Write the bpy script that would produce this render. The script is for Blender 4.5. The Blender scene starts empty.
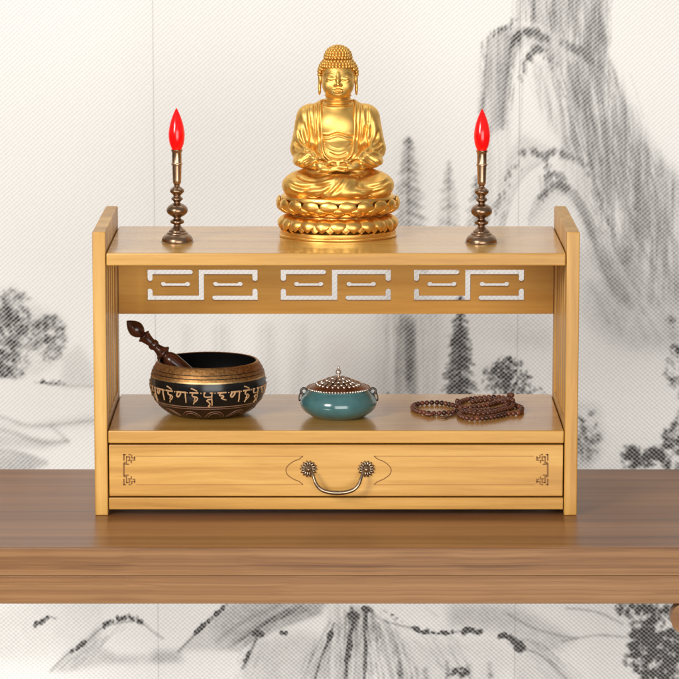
import bpy, bmesh, math, random
import numpy as np
from mathutils import Vector, Matrix

random.seed(7)
RNG = np.random.default_rng(11)
PI = math.pi
scene = bpy.context.scene
COL = scene.collection

# ------------------------------------------------------------------ camera
FPX, PX0, PY0 = 3500.0, 336.0, 339.5
TH = math.atan(575.0 / FPX)
CD, CH = 4.266, 0.923
FWD = Vector((0, math.cos(TH), -math.sin(TH)))
UPV = Vector((0, math.sin(TH), math.cos(TH)))
CAMP = Vector((0, -CD, CH))


def ray(px, py):
    return Vector(((px - PX0) / FPX, 0, 0)) + UPV * (-(py - PY0) / FPX) + FWD


def at(px, py, Y):
    r = ray(px, py)
    return CAMP + r * ((Y + CD) / r.y)


def on(px, py, z):
    r = ray(px, py)
    return CAMP + r * ((z - CH) / r.z)


def pxm(p):
    return FPX / ((p - CAMP).dot(FWD))


cam_d = bpy.data.cameras.new('camera')
cam = bpy.data.objects.new('camera', cam_d)
COL.objects.link(cam)
cam.location = CAMP
cam.rotation_euler = (PI / 2 - TH, 0, 0)
cam_d.sensor_width = 36
cam_d.lens = 36 * FPX / 679
cam_d.shift_x = (339.5 - PX0) / 679
cam_d.clip_end = 50
scene.camera = cam

# ------------------------------------------------------------------ material helpers


class NT:
    def __init__(s, name):
        s.m = bpy.data.materials.new(name)
        s.m.use_nodes = True
        s.t = s.m.node_tree
        s.b = s.t.nodes['Principled BSDF']

    def n(s, typ, **kw):
        nd = s.t.nodes.new(typ)
        for k, v in kw.items():
            if k.startswith('i_'):
                key = k[2:]
                key = int(key) if key.isdigit() else key.replace('_', ' ')
                nd.inputs[key].default_value = v
            else:
                setattr(nd, k, v)
        return nd

    def l(s, a, b):
        s.t.links.new(a, b)

    def ma(s, op, a, b=None, clamp=False):
        nd = s.t.nodes.new('ShaderNodeMath')
        nd.operation = op
        nd.use_clamp = clamp
        for i, v in enumerate((a, b)):
            if v is None:
                continue
            if isinstance(v, (int, float)):
                nd.inputs[i].default_value = v
            else:
                s.l(v, nd.inputs[i])
        return nd.outputs[0]

    def ramp(s, fac, stops):
        nd = s.t.nodes.new('ShaderNodeValToRGB')
        e = nd.color_ramp.elements
        while len(e) < len(stops):
            e.new(0.5)
        for el, (p, c) in zip(e, stops):
            el.position = p
            el.color = (c[0], c[1], c[2], 1)
        s.l(fac, nd.inputs[0])
        return nd.outputs[0]

    def mixc(s, fac, a, b, mode='MIX'):
        nd = s.t.nodes.new('ShaderNodeMix')
        nd.data_type = 'RGBA'
        nd.blend_type = mode
        for sock, v in ((nd.inputs[0], fac), (nd.inputs[6], a), (nd.inputs[7], b)):
            if isinstance(v, (int, float)):
                sock.default_value = v
            elif isinstance(v, tuple):
                sock.default_value = (v[0], v[1], v[2], 1)
            else:
                s.l(v, sock)
        return nd.outputs[2]

    def setp(s, **kw):
        for k, v in kw.items():
            key = k.replace('_', ' ')
            if isinstance(v, tuple):
                v = (v[0], v[1], v[2], 1) if len(v) == 3 and 'Normal' not in key else v
            s.b.inputs[key].default_value = v

    def bump(s, h, strength, dist):
        nd = s.t.nodes.new('ShaderNodeBump')
        nd.inputs['Strength'].default_value = strength
        nd.inputs['Distance'].default_value = dist
        s.l(h, nd.inputs['Height'])
        s.l(nd.outputs[0], s.b.inputs['Normal'])


def lin(r, g, b):
    f = lambda c: ((c / 255 + 0.055) / 1.055) ** 2.4 if c > 10.3 else c / 255 / 12.92
    return (f(r), f(g), f(b))


def wood(name, axis, dark, mid, light, strip=0.022, grain=190.0, rough=0.3, contrast=1.0, along=2.2, strip_amt=0.11, spec=0.5, coarse=28.0):
    t = NT(name)
    tc = t.n('ShaderNodeTexCoord')
    oi = t.n('ShaderNodeObjectInfo')
    off = t.n('ShaderNodeCombineXYZ')
    for i, k in enumerate((3.7, 5.1, 2.3)):
        t.l(t.ma('MULTIPLY', oi.outputs['Random'], k), off.inputs[i])
    add = t.n('ShaderNodeVectorMath', operation='ADD')
    t.l(tc.outputs['Object'], add.inputs[0])
    t.l(off.outputs[0], add.inputs[1])
    # long-wave warp so that grain is never ruler straight
    wn = t.n('ShaderNodeTexNoise', i_Scale=5.0, i_Detail=2.0)
    t.l(add.outputs[0], wn.inputs['Vector'])
    wsub = t.n('ShaderNodeVectorMath', operation='SUBTRACT')
    wsub.inputs[1].default_value = (0.5, 0.5, 0.5)
    t.l(wn.outputs['Color'], wsub.inputs[0])
    wsc = t.n('ShaderNodeVectorMath', operation='SCALE')
    wsc.inputs['Scale'].default_value = 0.012
    t.l(wsub.outputs[0], wsc.inputs[0])
    add2 = t.n('ShaderNodeVectorMath', operation='ADD')
    t.l(add.outputs[0], add2.inputs[0])
    t.l(wsc.outputs[0], add2.inputs[1])

    def noise(sc_across, sc_along, detail, rg=0.6):
        mp = t.n('ShaderNodeMapping')
        s = [sc_across] * 3
        s[axis] = sc_along
        mp.inputs['Scale'].default_value = s
        t.l(add2.outputs[0], mp.inputs['Vector'])
        nz = t.n('ShaderNodeTexNoise', i_Scale=1.0, i_Detail=detail, i_Roughness=rg)
        t.l(mp.outputs[0], nz.inputs['Vector'])
        return nz.outputs['Fac']
    big = noise(coarse, along, 3.0)
    fine = noise(grain, along * 3.0, 4.0)
    fib = noise(grain * 3.5, along * 22.0, 2.0)
    a = t.ma('ADD', t.ma('MULTIPLY', big, 0.62), t.ma('ADD', t.ma('MULTIPLY', fine, 0.3), t.ma('MULTIPLY', fib, 0.08)))
    # laminated strips
    mp = t.n('ShaderNodeMapping')
    s = [1.0 / strip] * 3
    s[axis] = 0.0
    mp.inputs['Scale'].default_value = s
    t.l(add.outputs[0], mp.inputs['Vector'])
    fl = t.n('ShaderNodeVectorMath', operation='FLOOR')
    t.l(mp.outputs[0], fl.inputs[0])
    wh = t.n('ShaderNodeTexWhiteNoise')
    t.l(fl.outputs[0], wh.inputs['Vector'])
    a = t.ma('ADD', a, t.ma('MULTIPLY', t.ma('SUBTRACT', wh.outputs['Value'], 0.5), strip_amt))
    w = 0.20 / contrast
    c = t.ramp(a, [(max(0, 0.5 - w), dark), (0.5, mid), (min(1, 0.5 + w), light)])
    pore = noise(620.0, along * 14.0, 2.0)
    pm = t.ma('MULTIPLY', t.ma('SUBTRACT', pore, 0.60, True), 3.2, True)
    c = t.mixc(t.ma('MULTIPLY', pm, 0.55), c, dark)
    t.l(c, t.b.inputs['Base Color'])
    t.setp(Roughness=rough)
    t.b.inputs['Specular IOR Level'].default_value = spec
    rr = t.ma('ADD', t.ma('MULTIPLY', fine, 0.12), rough - 0.06)
    t.l(rr, t.b.inputs['Roughness'])
    t.bump(t.ma('ADD', fine, fib), 0.10, 0.0006)
    return t.m


BD, BM, BL = (0.41, 0.193, 0.036), (0.575, 0.302, 0.066), (0.70, 0.42, 0.118)
M = {}
M['bam_x'] = wood('bamboo_lengthwise', 0, BD, BM, BL, strip=0.024, rough=0.38, contrast=1.0, coarse=44.0, spec=0.3)
M['bam_z'] = wood('bamboo_upright', 2, BD, BM, BL, strip=0.03, rough=0.38, contrast=1.15, spec=0.35)
M['bam_y'] = wood('bamboo_crosswise', 1, BD, BM, BL, strip=0.03, rough=0.30, contrast=0.85)
M['bam_top'] = wood('bamboo_polished', 0, BD, BM, BL, strip=0.03, rough=0.24, contrast=0.95, spec=0.5)
for nm_ in ('bam_top',):
    b_ = M[nm_].node_tree.nodes['Principled BSDF']
    b_.inputs['Coat Weight'].default_value = 0.36
    b_.inputs['Coat IOR'].default_value = 1.5
    b_.inputs['Coat Roughness'].default_value = 0.10
M['bam_back'] = wood('bamboo_back_board', 0, (0.42, 0.185, 0.030), (0.58, 0.285, 0.056), (0.70, 0.39, 0.095), strip=0.03, rough=0.5, contrast=0.8, spec=0.12)
M['table_top'] = wood('brown_table_wood', 0, (0.13, 0.050, 0.016), (0.235, 0.098, 0.033), (0.34, 0.155, 0.058), strip=0.05, grain=150, rough=0.32, contrast=1.15, along=0.5, spec=0.36, coarse=50.0)
M['table_edge'] = wood('brown_table_edge', 0, (0.12, 0.047, 0.016), (0.27, 0.128, 0.047), (0.42, 0.225, 0.094), strip=0.0035, grain=320, rough=0.4, contrast=0.72, along=0.16, strip_amt=0.13, spec=0.3, coarse=80.0)
M['gap_shade'] = NT('recess_shade_colour').m  # shade of the gaps round the drawer, put into the case's colour
M['gap_shade'].node_tree.nodes['Principled BSDF'].inputs['Base Color'].default_value = (0.05, 0.022, 0.008, 1)
t = NT('burnt_carving')
t.setp(Base_Color=(0.23, 0.095, 0.02), Roughness=0.7)
M['burnt'] = t.m
t = NT('fine_engraving')
t.setp(Base_Color=(0.40, 0.185, 0.042), Roughness=0.6)
M['engrave'] = t.m


def metal(name, col, rough, bump=0.0, dark=None, scale=240.0):
    t = NT(name)
    tc = t.n('ShaderNodeTexCoord')
    nz = t.n('ShaderNodeTexNoise', i_Scale=scale, i_Detail=4.0)
    t.l(tc.outputs['Object'], nz.inputs['Vector'])
    c = t.ramp(nz.outputs['Fac'], [(0.3, dark or tuple(v * 0.75 for v in col)), (0.65, col)])
    t.l(c, t.b.inputs['Base Color'])
    t.setp(Metallic=1.0, Roughness=rough)
    t.l(t.ma('ADD', t.ma('MULTIPLY', nz.outputs['Fac'], 0.2), rough - 0.1), t.b.inputs['Roughness'])
    if bump:
        t.bump(nz.outputs['Fac'], bump, 0.001)
    return t.m


M['gold'] = metal('satin_gold', (0.85, 0.535, 0.15), 0.46, 0.0, (0.80, 0.475, 0.12), 60.0)
M['gold_hair'] = metal('gold_curls', (0.80, 0.48, 0.13), 0.44, 0.0, (0.72, 0.40, 0.09))
M['gold_base'] = metal('deep_gold', (0.86, 0.52, 0.145), 0.36, 0.0, (0.80, 0.46, 0.115), 60.0)
M['bronze'] = metal('aged_bronze', (0.31, 0.20, 0.125), 0.31, 0.0, (0.23, 0.14, 0.085), 60.0)
M['bronze_light'] = metal('bright_bronze', (0.55, 0.36, 0.23), 0.31, 0.0, (0.46, 0.285, 0.175), 60.0)
M['handle'] = metal('antique_handle_metal', (0.40, 0.31, 0.22), 0.28, 0.0, (0.26, 0.19, 0.13), 150.0)
M['bowl_gold'] = metal('hammered_brass', (0.42, 0.22, 0.078), 0.50, 0.18, (0.20, 0.09, 0.028), 330.0)
M['bowl_line'] = metal('brass_ring', (0.56, 0.36, 0.16), 0.40)
M['silver'] = metal('tarnished_silver', (0.86, 0.81, 0.75), 0.27, 0.05, (0.45, 0.36, 0.29), 500.0)
M['copper'] = metal('copper_lid', (0.38, 0.20, 0.12), 0.34, 0.05, (0.20, 0.095, 0.055))
M['iron'] = metal('dark_ring_metal', (0.10, 0.085, 0.075), 0.35)


def plain(name, col, rough, spec=0.5, coat=0.0, noise=0.12, scale=150.0):
    t = NT(name)
    tc = t.n('ShaderNodeTexCoord')
    nz = t.n('ShaderNodeTexNoise', i_Scale=scale, i_Detail=4.0)
    t.l(tc.outputs['Object'], nz.inputs['Vector'])
    c = t.ramp(nz.outputs['Fac'], [(0.3, tuple(v * (1 - noise) for v in col)), (0.7, tuple(min(1, v * (1 + noise)) for v in col))])
    t.l(c, t.b.inputs['Base Color'])
    t.setp(Roughness=rough)
    t.b.inputs['Specular IOR Level'].default_value = spec
    t.b.inputs['Coat Weight'].default_value = coat
    t.b.inputs['Coat Roughness'].default_value = 0.08
    return t.m


M['lacquer'] = plain('black_lacquer', (0.006, 0.0055, 0.005), 0.22, 0.35, 0.0)
M['bowl_inside'] = plain('black_bowl_inside', (0.004, 0.004, 0.004), 0.6, 0.15)
M['bowl_brown'] = plain('brown_bowl_base', (0.022, 0.009, 0.005), 0.3, 0.35, 0.0, 0.3)
M['letter'] = plain('tan_lettering', (0.46, 0.27, 0.13), 0.5)
M['petal_line'] = plain('dull_tan_line', (0.20, 0.10, 0.055), 0.5)
M['teal'] = plain('teal_celadon_glaze', (0.047, 0.132, 0.136), 0.18, 0.5, 0.6, 0.14, 60.0)
M['cord'] = plain('brown_cord', (0.10, 0.045, 0.025), 0.8)

t = NT('rosewood')
tc = t.n('ShaderNodeTexCoord')
mp = t.n('ShaderNodeMapping')
mp.inputs['Scale'].default_value = (260, 260, 24)
t.l(tc.outputs['Object'], mp.inputs[0])
nz = t.n('ShaderNodeTexNoise', i_Scale=1.0, i_Detail=4.0)
t.l(mp.outputs[0], nz.inputs[0])
t.l(t.ramp(nz.outputs[0], [(0.35, (0.022, 0.006, 0.003)), (0.7, (0.10, 0.027, 0.012))]), t.b.inputs['Base Color'])
t.setp(Roughness=0.22)
M['rosewood'] = t.m

t = NT('bead_wood')
oi = t.n('ShaderNodeObjectInfo')
tc = t.n('ShaderNodeTexCoord')
nz = t.n('ShaderNodeTexNoise', i_Scale=420.0, i_Detail=3.0)
t.l(tc.outputs['Object'], nz.inputs[0])
f = t.ma('ADD', t.ma('MULTIPLY', oi.outputs['Random'], 0.6), t.ma('MULTIPLY', nz.outputs[0], 0.5))
t.l(t.ramp(f, [(0.2, (0.030, 0.007, 0.003)), (0.9, (0.19, 0.055, 0.024))]), t.b.inputs['Base Color'])
t.setp(Roughness=0.2)
M['bead'] = t.m

t = NT('glowing_red_bulb')
lw = t.n('ShaderNodeLayerWeight', i_Blend=0.35)
t.setp(Base_Color=(0.62, 0.004, 0.004), Roughness=0.16)
t.b.inputs['Specular IOR Level'].default_value = 0.5
t.b.inputs['Emission Color'].default_value = (1.0, 0.002, 0.002, 1)
t.b.inputs['Emission Strength'].default_value = 0.42
M['bulb'] = t.m

# ------------------------------------------------------------------ mesh helpers


def link(name, me, mat, parent=None, loc=None):
    o = bpy.data.objects.new(name, me)
    COL.objects.link(o)
    for m in (mat if isinstance(mat, (list, tuple)) else [mat]):
        me.materials.append(m)
    if parent is not None:
        o.parent = parent
    if loc is not None:
        o.location = loc
    return o


def from_bm(name, bm, mat, parent=None, smooth=None, loc=None):
    me = bpy.data.meshes.new(name)
    bm.to_mesh(me)
    bm.free()
    if smooth is not None:
        me.polygons.foreach_set('use_smooth', [True] * len(me.polygons))
        if smooth < 180:
            me.set_sharp_from_angle(angle=math.radians(smooth))
    return link(name, me, mat, parent, loc)


def thing(name, label, cat, loc=(0, 0, 0), group=None):
    o = bpy.data.objects.new(name, None)
    COL.objects.link(o)
    o.location = loc
    o.empty_display_size = 0.02
    o['label'] = label
    o['category'] = cat
    if group:
        o['group'] = group
    return o


def dup_tree(o, parent=None):
    c = o.copy()
    COL.objects.link(c)
    if parent is not None:
        c.parent = parent
    for ch in list(o.children):
        dup_tree(ch, c)
    return c


def box(bm, x0, x1, y0, y1, z0, z1, bev=0.0012, seg=2):
    b2 = bmesh.new()
    bmesh.ops.create_cube(b2, size=1.0)
    for v in b2.verts:
        v.co = Vector(((x0 + x1) / 2 + v.co.x * (x1 - x0), (y0 + y1) / 2 + v.co.y * (y1 - y0), (z0 + z1) / 2 + v.co.z * (z1 - z0)))
    if bev:
        bmesh.ops.bevel(b2, geom=list(b2.edges), offset=bev, segments=seg, affect='EDGES', profile=0.5)
    tmp = bpy.data.meshes.new('tmp')
    b2.to_mesh(tmp)
    b2.free()
    bm.from_mesh(tmp)
    bpy.data.meshes.remove(tmp)


def lathe(bm, prof, segs=64, c=(0, 0, 0), sx=1.0, sy=1.0, mats=None):
    rings = []
    for (r, z) in prof:
        if r < 1e-7:
            rings.append([bm.verts.new((c[0], c[1], c[2] + z))])
        else:
            rings.append([bm.verts.new((c[0] + sx * r * math.cos(2 * PI * k / segs), c[1] + sy * r * math.sin(2 * PI * k / segs), c[2] + z)) for k in range(segs)])
    for i in range(len(rings) - 1):
        a, b = rings[i], rings[i + 1]
        if len(a) == 1 and len(b) == 1:
            continue
        for k in range(segs):
            k2 = (k + 1) % segs
            if len(a) == 1:
                f = bm.faces.new((a[0], b[k2], b[k]))
            elif len(b) == 1:
                f = bm.faces.new((a[k], a[k2], b[0]))
            else:
                f = bm.faces.new((a[k], a[k2], b[k2], b[k]))
            if mats:
                f.material_index = mats[i]


def smooth_prof(pts, n=6):
    """Catmull-Rom through the profile points, denser."""
    out = []
    P = [Vector(p) for p in pts]
    for i in range(len(P) - 1):
        p0, p1, p2, p3 = P[max(i - 1, 0)], P[i], P[i + 1], P[min(i + 2, len(P) - 1)]
        for k in range(n):
            s = k / n
            v = 0.5 * ((2 * p1) + (p2 - p0) * s + (2 * p0 - 5 * p1 + 4 * p2 - p3) * s * s + (3 * p1 - p0 - 3 * p2 + p3) * s ** 3)
            out.append(v)
    out.append(P[-1])
    return out


def sprof(pts, n=6):
    return [(max(0.0, v[0]), v[1]) for v in smooth_prof([(a, b) for a, b in pts], n)]


def tube(bm, pts, rad, sides=8, closed=False, caps=True):
    P = [Vector(p) for p in pts]
    n = len(P)
    rings = []
    prev = None
    for i in range(n):
        if closed:
            tg = P[(i + 1) % n] - P[i - 1]
        else:
            tg = P[min(i + 1, n - 1)] - P[max(i - 1, 0)]
        tg.normalize()
        if prev is None:
            ref = Vector((0, 0, 1)) if abs(tg.z) < 0.9 else Vector((1, 0, 0))
            u = tg.cross(ref).normalized()
        else:
            u = (prev - tg * prev.dot(tg)).normalized()
        prev = u
        w = tg.cross(u)
        r = rad(i / (n - 1)) if callable(rad) else rad
        rings.append([bm.verts.new(P[i] + (u * math.cos(2 * PI * k / sides) + w * math.sin(2 * PI * k / sides)) * r) for k in range(sides)])
    m = n if closed else n - 1
    for i in range(m):
        a, b = rings[i], rings[(i + 1) % n]
        for k in range(sides):
            bm.faces.new((a[k], a[(k + 1) % sides], b[(k + 1) % sides], b[k]))
    if caps and not closed:
        bm.faces.new(rings[0][::-1])
        bm.faces.new(rings[-1])


def ball(bm, c, r, u=12, v=8, sc=(1, 1, 1)):
    mat = Matrix.Translation(Vector(c)) @ Matrix.Diagonal((r * sc[0], r * sc[1], r * sc[2], 1))
    bmesh.ops.create_uvsphere(bm, u_segments=u, v_segments=v, radius=1.0, matrix=mat)


def torus_pts(c, R, ax, ay, n=24):
    return [Vector(c) + Vector(ax) * (R * math.cos(2 * PI * k / n)) + Vector(ay) * (R * math.sin(2 * PI * k / n)) for k in range(n)]


def buffer_line(pts, w, caps=6):
    """closed outline of a polyline of half width w with mitred corners and round ends"""
    P = [Vector((p[0], p[1])) for p in pts]
    L, R = [], []
    for i in range(len(P)):
        if i == 0:
            d = (P[1] - P[0]).normalized()
            nrm = Vector((-d.y, d.x))
            L.append(P[i] + nrm * w)
            R.append(P[i] - nrm * w)
        elif i == len(P) - 1:
            d = (P[i] - P[i - 1]).normalized()
            nrm = Vector((-d.y, d.x))
            L.append(P[i] + nrm * w)
            R.append(P[i] - nrm * w)
        else:
            d1 = (P[i] - P[i - 1]).normalized()
            d2 = (P[i + 1] - P[i]).normalized()
            n1, n2 = Vector((-d1.y, d1.x)), Vector((-d2.y, d2.x))
            b = (n1 + n2).normalized()
            m = w / max(0.3, b.dot(n1))
            L.append(P[i] + b * m)
            R.append(P[i] - b * m)

    def cap(c, a, b):
        # half circle from a round c to b
        a0 = math.atan2(a.y - c.y, a.x - c.x)
        return [c + Vector((math.cos(a0 - PI * k / caps), math.sin(a0 - PI * k / caps))) * w for k in range(1, caps)]
    out = list(L) + cap(P[-1], L[-1], R[-1]) + R[::-1] + cap(P[0], R[0], L[0])
    return out


def ribbon_xz(bm, pts, w, y, th=0.0006):
    """thin raised line on a vertical plane facing -y"""
    o = buffer_line(pts, w, 4)
    f = [bm.verts.new((p.x, y - th, p.y)) for p in o]
    g = [bm.verts.new((p.x, y + th, p.y)) for p in o]
    n = len(o)
    try:
        bm.faces.new(f)
    except ValueError:
        pass
    for i in range(n):
        bm.faces.new((f[i], f[(i + 1) % n], g[(i + 1) % n], g[i]))


def catmull(pts, n=8, closed=False):
    P = [Vector(p) for p in pts]
    m = len(P)
    out = []
    rng = range(m) if closed else range(m - 1)
    for i in rng:
        if closed:
            p0, p1, p2, p3 = P[i - 1], P[i], P[(i + 1) % m], P[(i + 2) % m]
        else:
            p0, p1, p2, p3 = P[max(i - 1, 0)], P[i], P[i + 1], P[min(i + 2, m - 1)]
        for k in range(n):
            s = k / n
            out.append(0.5 * ((2 * p1) + (p2 - p0) * s + (2 * p0 - 5 * p1 + 4 * p2 - p3) * s * s + (3 * p1 - p0 - 3 * p2 + p3) * s ** 3))
    if not closed:
        out.append(P[-1])
    return out


#==WALL==
# ------------------------------------------------------------------ wall with an ink wash mural
WY = 0.78
X0P, X1P, Y0P, Y1P = -70, 750, -70, 745     # painted area in photograph pixels (1 cell = 1 px)
RS = 1.45                                   # mesh cells per photograph pixel
NXC, NYC = int((X1P - X0P) * RS) + 1, int((Y1P - Y0P) * RS) + 1
gx, gy = np.meshgrid((X0P + np.arange(NXC) / RS).astype(np.float32), (Y0P + np.arange(NYC) / RS).astype(np.float32))
INK = np.zeros((NYC, NXC), np.float32)


def up(a, ny, nx):
    """smooth upsample of a small random grid"""
    yy = np.linspace(0, a.shape[0] - 1.001, ny)
    xx = np.linspace(0, a.shape[1] - 1.001, nx)
    yi, xi = yy.astype(int), xx.astype(int)
    fy, fx = (yy - yi)[:, None], (xx - xi)[None, :]
    fy, fx = fy * fy * (3 - 2 * fy), fx * fx * (3 - 2 * fx)
    A = a[yi][:, xi]; B = a[yi][:, xi + 1]; C_ = a[yi + 1][:, xi]; D = a[yi + 1][:, xi + 1]
    return (A * (1 - fx) + B * fx) * (1 - fy) + (C_ * (1 - fx) + D * fx) * fy


def noise2(cx, cy, octs=4):
    out = np.zeros((NYC, NXC))
    amp, tot = 1.0, 0.0
    for o in range(octs):
        ny, nx = max(3, int(NYC / RS / cy * 2 ** o) + 2), max(3, int(NXC / RS / cx * 2 ** o) + 2)
        out += amp * up(RNG.random((ny, nx)), NYC, NXC)
        tot += amp
        amp *= 0.55
    return out / tot


FBM = noise2(46, 46, 5)
VERT = np.clip((noise2(5, 60, 4) - 0.5) * 1.9 + 0.5, 0, 1)         # vertical brush streaks
FINE = noise2(3.4, 3.4, 2)
CLUMP = noise2(11, 10, 3)


def sl(x0, x1, y0, y1):
    a, b = max(0, int((y0 - Y0P) * RS)), max(0, min(NYC, int((y1 - Y0P) * RS) + 2))
    c, d = max(0, int((x0 - X0P) * RS)), max(0, min(NXC, int((x1 - X0P) * RS) + 2))
    return (slice(a, max(a, b)), slice(c, max(c, d)))


def put(s, v):
    INK[s] = 1 - (1 - INK[s]) * (1 - np.clip(v, 0, 1))


def pdist(pts, s):
    x, y = gx[s], gy[s]
    best = np.full(x.shape, 1e9, np.float32)
    par = np.zeros(x.shape, np.float32)
    n = len(pts) - 1
    for i in range(n):
        ax, ay = pts[i][:2]; bx, by = pts[i + 1][:2]
        dx, dy = bx - ax, by - ay
        t_ = np.clip(((x - ax) * dx + (y - ay) * dy) / (dx * dx + dy * dy + 1e-6), 0, 1)
        d = (x - ax - t_ * dx) ** 2 + (y - ay - t_ * dy) ** 2
        m = d < best
        best[m] = d[m]
        par[m] = (i + t_[m]) / n
    return np.sqrt(best), par


def stroke(pts, w, dark, soft=1.0, rough=0.5, tex=None):
    """ink line: w half width px, broken by noise"""
    pp = [(p[0], p[1]) for p in catmull([(p[0], p[1]) for p in pts], 5)] if len(pts) > 2 else pts
    m = w * 3 + soft * 3 + 3
    xs, ys = [p[0] for p in pp], [p[1] for p in pp]
    s = sl(min(xs) - m, max(xs) + m, min(ys) - m, max(ys) + m)
    d, par = pdist(pp, s)
    d = d + (FINE[s] - 0.5) * w * 2.2 * rough
    v = 1 / (1 + np.exp(np.clip((d - w) / (0.35 * soft), -40, 40)))
    v = v * (1 - rough * 0.75 * (1 - CLUMP[s] * 1.15))
    put(s, v * dark)


def side_wash(pts, w, dark, side=1, tex=0.5):
    """wash bleeding off one side of a line"""
    pp = [(p[0], p[1]) for p in catmull([(p[0], p[1]) for p in pts], 5)]
    xs, ys = [p[0] for p in pp], [p[1] for p in pp]
    s = sl(min(xs) - w, max(xs) + w, min(ys) - w, max(ys) + w)
    x, y = gx[s], gy[s]
    best = np.full(x.shape, 1e9, np.float32); sg = np.zeros(x.shape, np.float32)
    for i in range(len(pp) - 1):
        ax, ay = pp[i]; bx, by = pp[i + 1]
        dx, dy = bx - ax, by - ay
        t_ = np.clip(((x - ax) * dx + (y - ay) * dy) / (dx * dx + dy * dy + 1e-6), 0, 1)
        ex, ey = x - ax - t_ * dx, y - ay - t_ * dy
        d = ex * ex + ey * ey
        m = d < best
        best[m] = d[m]
        sg[m] = np.sign(dx * ey - dy * ex)[m]
    d = np.sqrt(best)
    v = np.exp(-(d / (w * 0.42)) ** 1.3) * np.where(sg * side > 0, 1, np.exp(-(d / 2.0) ** 2))
    v = v * (1 - tex + tex * 2 * FBM[s])
    put(s, v * dark)


def blur(a, r):
    fy = np.fft.fftfreq(a.shape[0])[:, None]
    fx = np.fft.rfftfreq(a.shape[1])[None, :]
    return np.fft.irfft2(np.fft.rfft2(a) * np.exp(-2 * (PI * r) ** 2 * (fx * fx + fy * fy)), a.shape)


def polymask(pts):
    m = np.zeros((NYC, NXC), bool)
    n = len(pts)
    for i in range(n):
        x1, y1 = pts[i]; x2, y2 = pts[(i + 1) % n]
        if y1 == y2:
            continue
        c = ((gy >= min(y1, y2)) & (gy < max(y1, y2)))
        xi = x1 + (gy - y1) * (x2 - x1) / (y2 - y1)
        m ^= c & (gx < xi)
    return m.astype(np.float32)


FULL = (slice(0, NYC), slice(0, NXC))


def wash(pts, dark, soft=6, tex=None, amt=0.6):
    m = blur(polymask(pts), soft * 0.62 * RS)
    t_ = FBM if tex is None else tex
    m = m * (1 - amt + amt * 2.0 * t_)
    put(FULL, m * dark)


def dots(pts, n, r, dark, spread=2.0, tall=1.0):
    pp = catmull([(p[0], p[1]) for p in pts], 6)
    for k in range(n):
        i = RNG.random() * (len(pp) - 1)
        a = pp[int(i)].lerp(pp[min(int(i) + 1, len(pp) - 1)], i - int(i))
        x, y = a[0] + RNG.normal() * spread, a[1] + RNG.normal() * spread * 0.7
        rr = r * (0.6 + 0.8 * RNG.random())
        s = sl(x - rr * 3, x + rr * 3, y - rr * 3 * tall, y + rr * 3 * tall)
        d = np.sqrt(((gx[s] - x) / rr) ** 2 + ((gy[s] - y) / (rr * tall)) ** 2)
        put(s, dark * (0.5 + 0.5 * RNG.random()) / (1 + np.exp(np.clip((d - 1) * 7, -30, 30))))


def foliage(cx, cy, rx, ry, n, r, dark, shape='ellipse'):
    for k in range(n):
        a = RNG.random() * 2 * PI
        q = RNG.random() ** 0.6
        x, y = cx + rx * q * math.cos(a), cy + ry * q * math.sin(a)
        if CLUMP[min(NYC - 1, max(0, int((y - Y0P) * RS))), min(NXC - 1, max(0, int((x - X0P) * RS)))] < 0.42 and RNG.random() < 0.75:
            continue
        rr = r * (0.5 + RNG.random())
        s = sl(x - rr * 3, x + rr * 3, y - rr * 3, y + rr * 3)
        th_ = RNG.random() * PI
        u_ = (gx[s] - x) * math.cos(th_) + (gy[s] - y) * math.sin(th_)
        v_ = -(gx[s] - x) * math.sin(th_) + (gy[s] - y) * math.cos(th_)
        d = np.sqrt((u_ / rr) ** 2 + (v_ / (rr * 0.6)) ** 2)
        put(s, dark * (0.4 + 0.6 * RNG.random()) / (1 + np.exp(np.clip((d - 1) * 4, -30, 30))))


def pine(x, top, bot, w, dark, soft=1.0, dens=1.0):
    h = bot - top
    stroke([(x, top), (x + 0.5, bot)], max(1.0, w * 0.05), dark * 0.8, soft, 0.3)
    n = int(h / 2.6 * dens)
    for k in range(n):
        f = (k + RNG.random()) / n
        y = top + f * h
        ww = w * (0.10 + 0.9 * f ** 0.8) * (0.65 + 0.5 * RNG.random()) * (0.86 if f > 0.93 else 1)
        for sg in (-1, 1):
            for q in range(2):
                l = ww * (0.55 + 0.5 * RNG.random())
                yy = y + RNG.normal() * 1.5
                stroke([(x, yy - 1), (x + sg * l * 0.6, yy + l * 0.12), (x + sg * l, yy + l * 0.30)], 1.5 * soft ** 0.3, dark * (0.4 + 0.5 * RNG.random()), soft, 0.6)


def hatch(flow, n, spread, w, dark, lmin=0.10, lmax=0.3, soft=0.9):
    pp = catmull([(p[0], p[1]) for p in flow], 8)
    m = len(pp)
    for k in range(n):
        ln = lmin + (lmax - lmin) * RNG.random()
        a0 = RNG.random() * (1 - ln)
        i0, i1 = int(a0 * (m - 1)), max(int(a0 * (m - 1)) + 2, int((a0 + ln) * (m - 1)))
        ox, oy = RNG.normal() * spread, RNG.normal() * spread * 0.5
        seg = [(p[0] + ox + RNG.normal() * 0.4, p[1] + oy) for p in pp[i0:min(m, i1 + 1)]]
        if len(seg) >= 2:
            stroke([seg[0], seg[len(seg) // 2], seg[-1]] if len(seg) > 2 else seg, w * (0.6 + 0.8 * RNG.random()), dark * (0.5 + 0.7 * RNG.random()), soft, 0.75)


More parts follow.
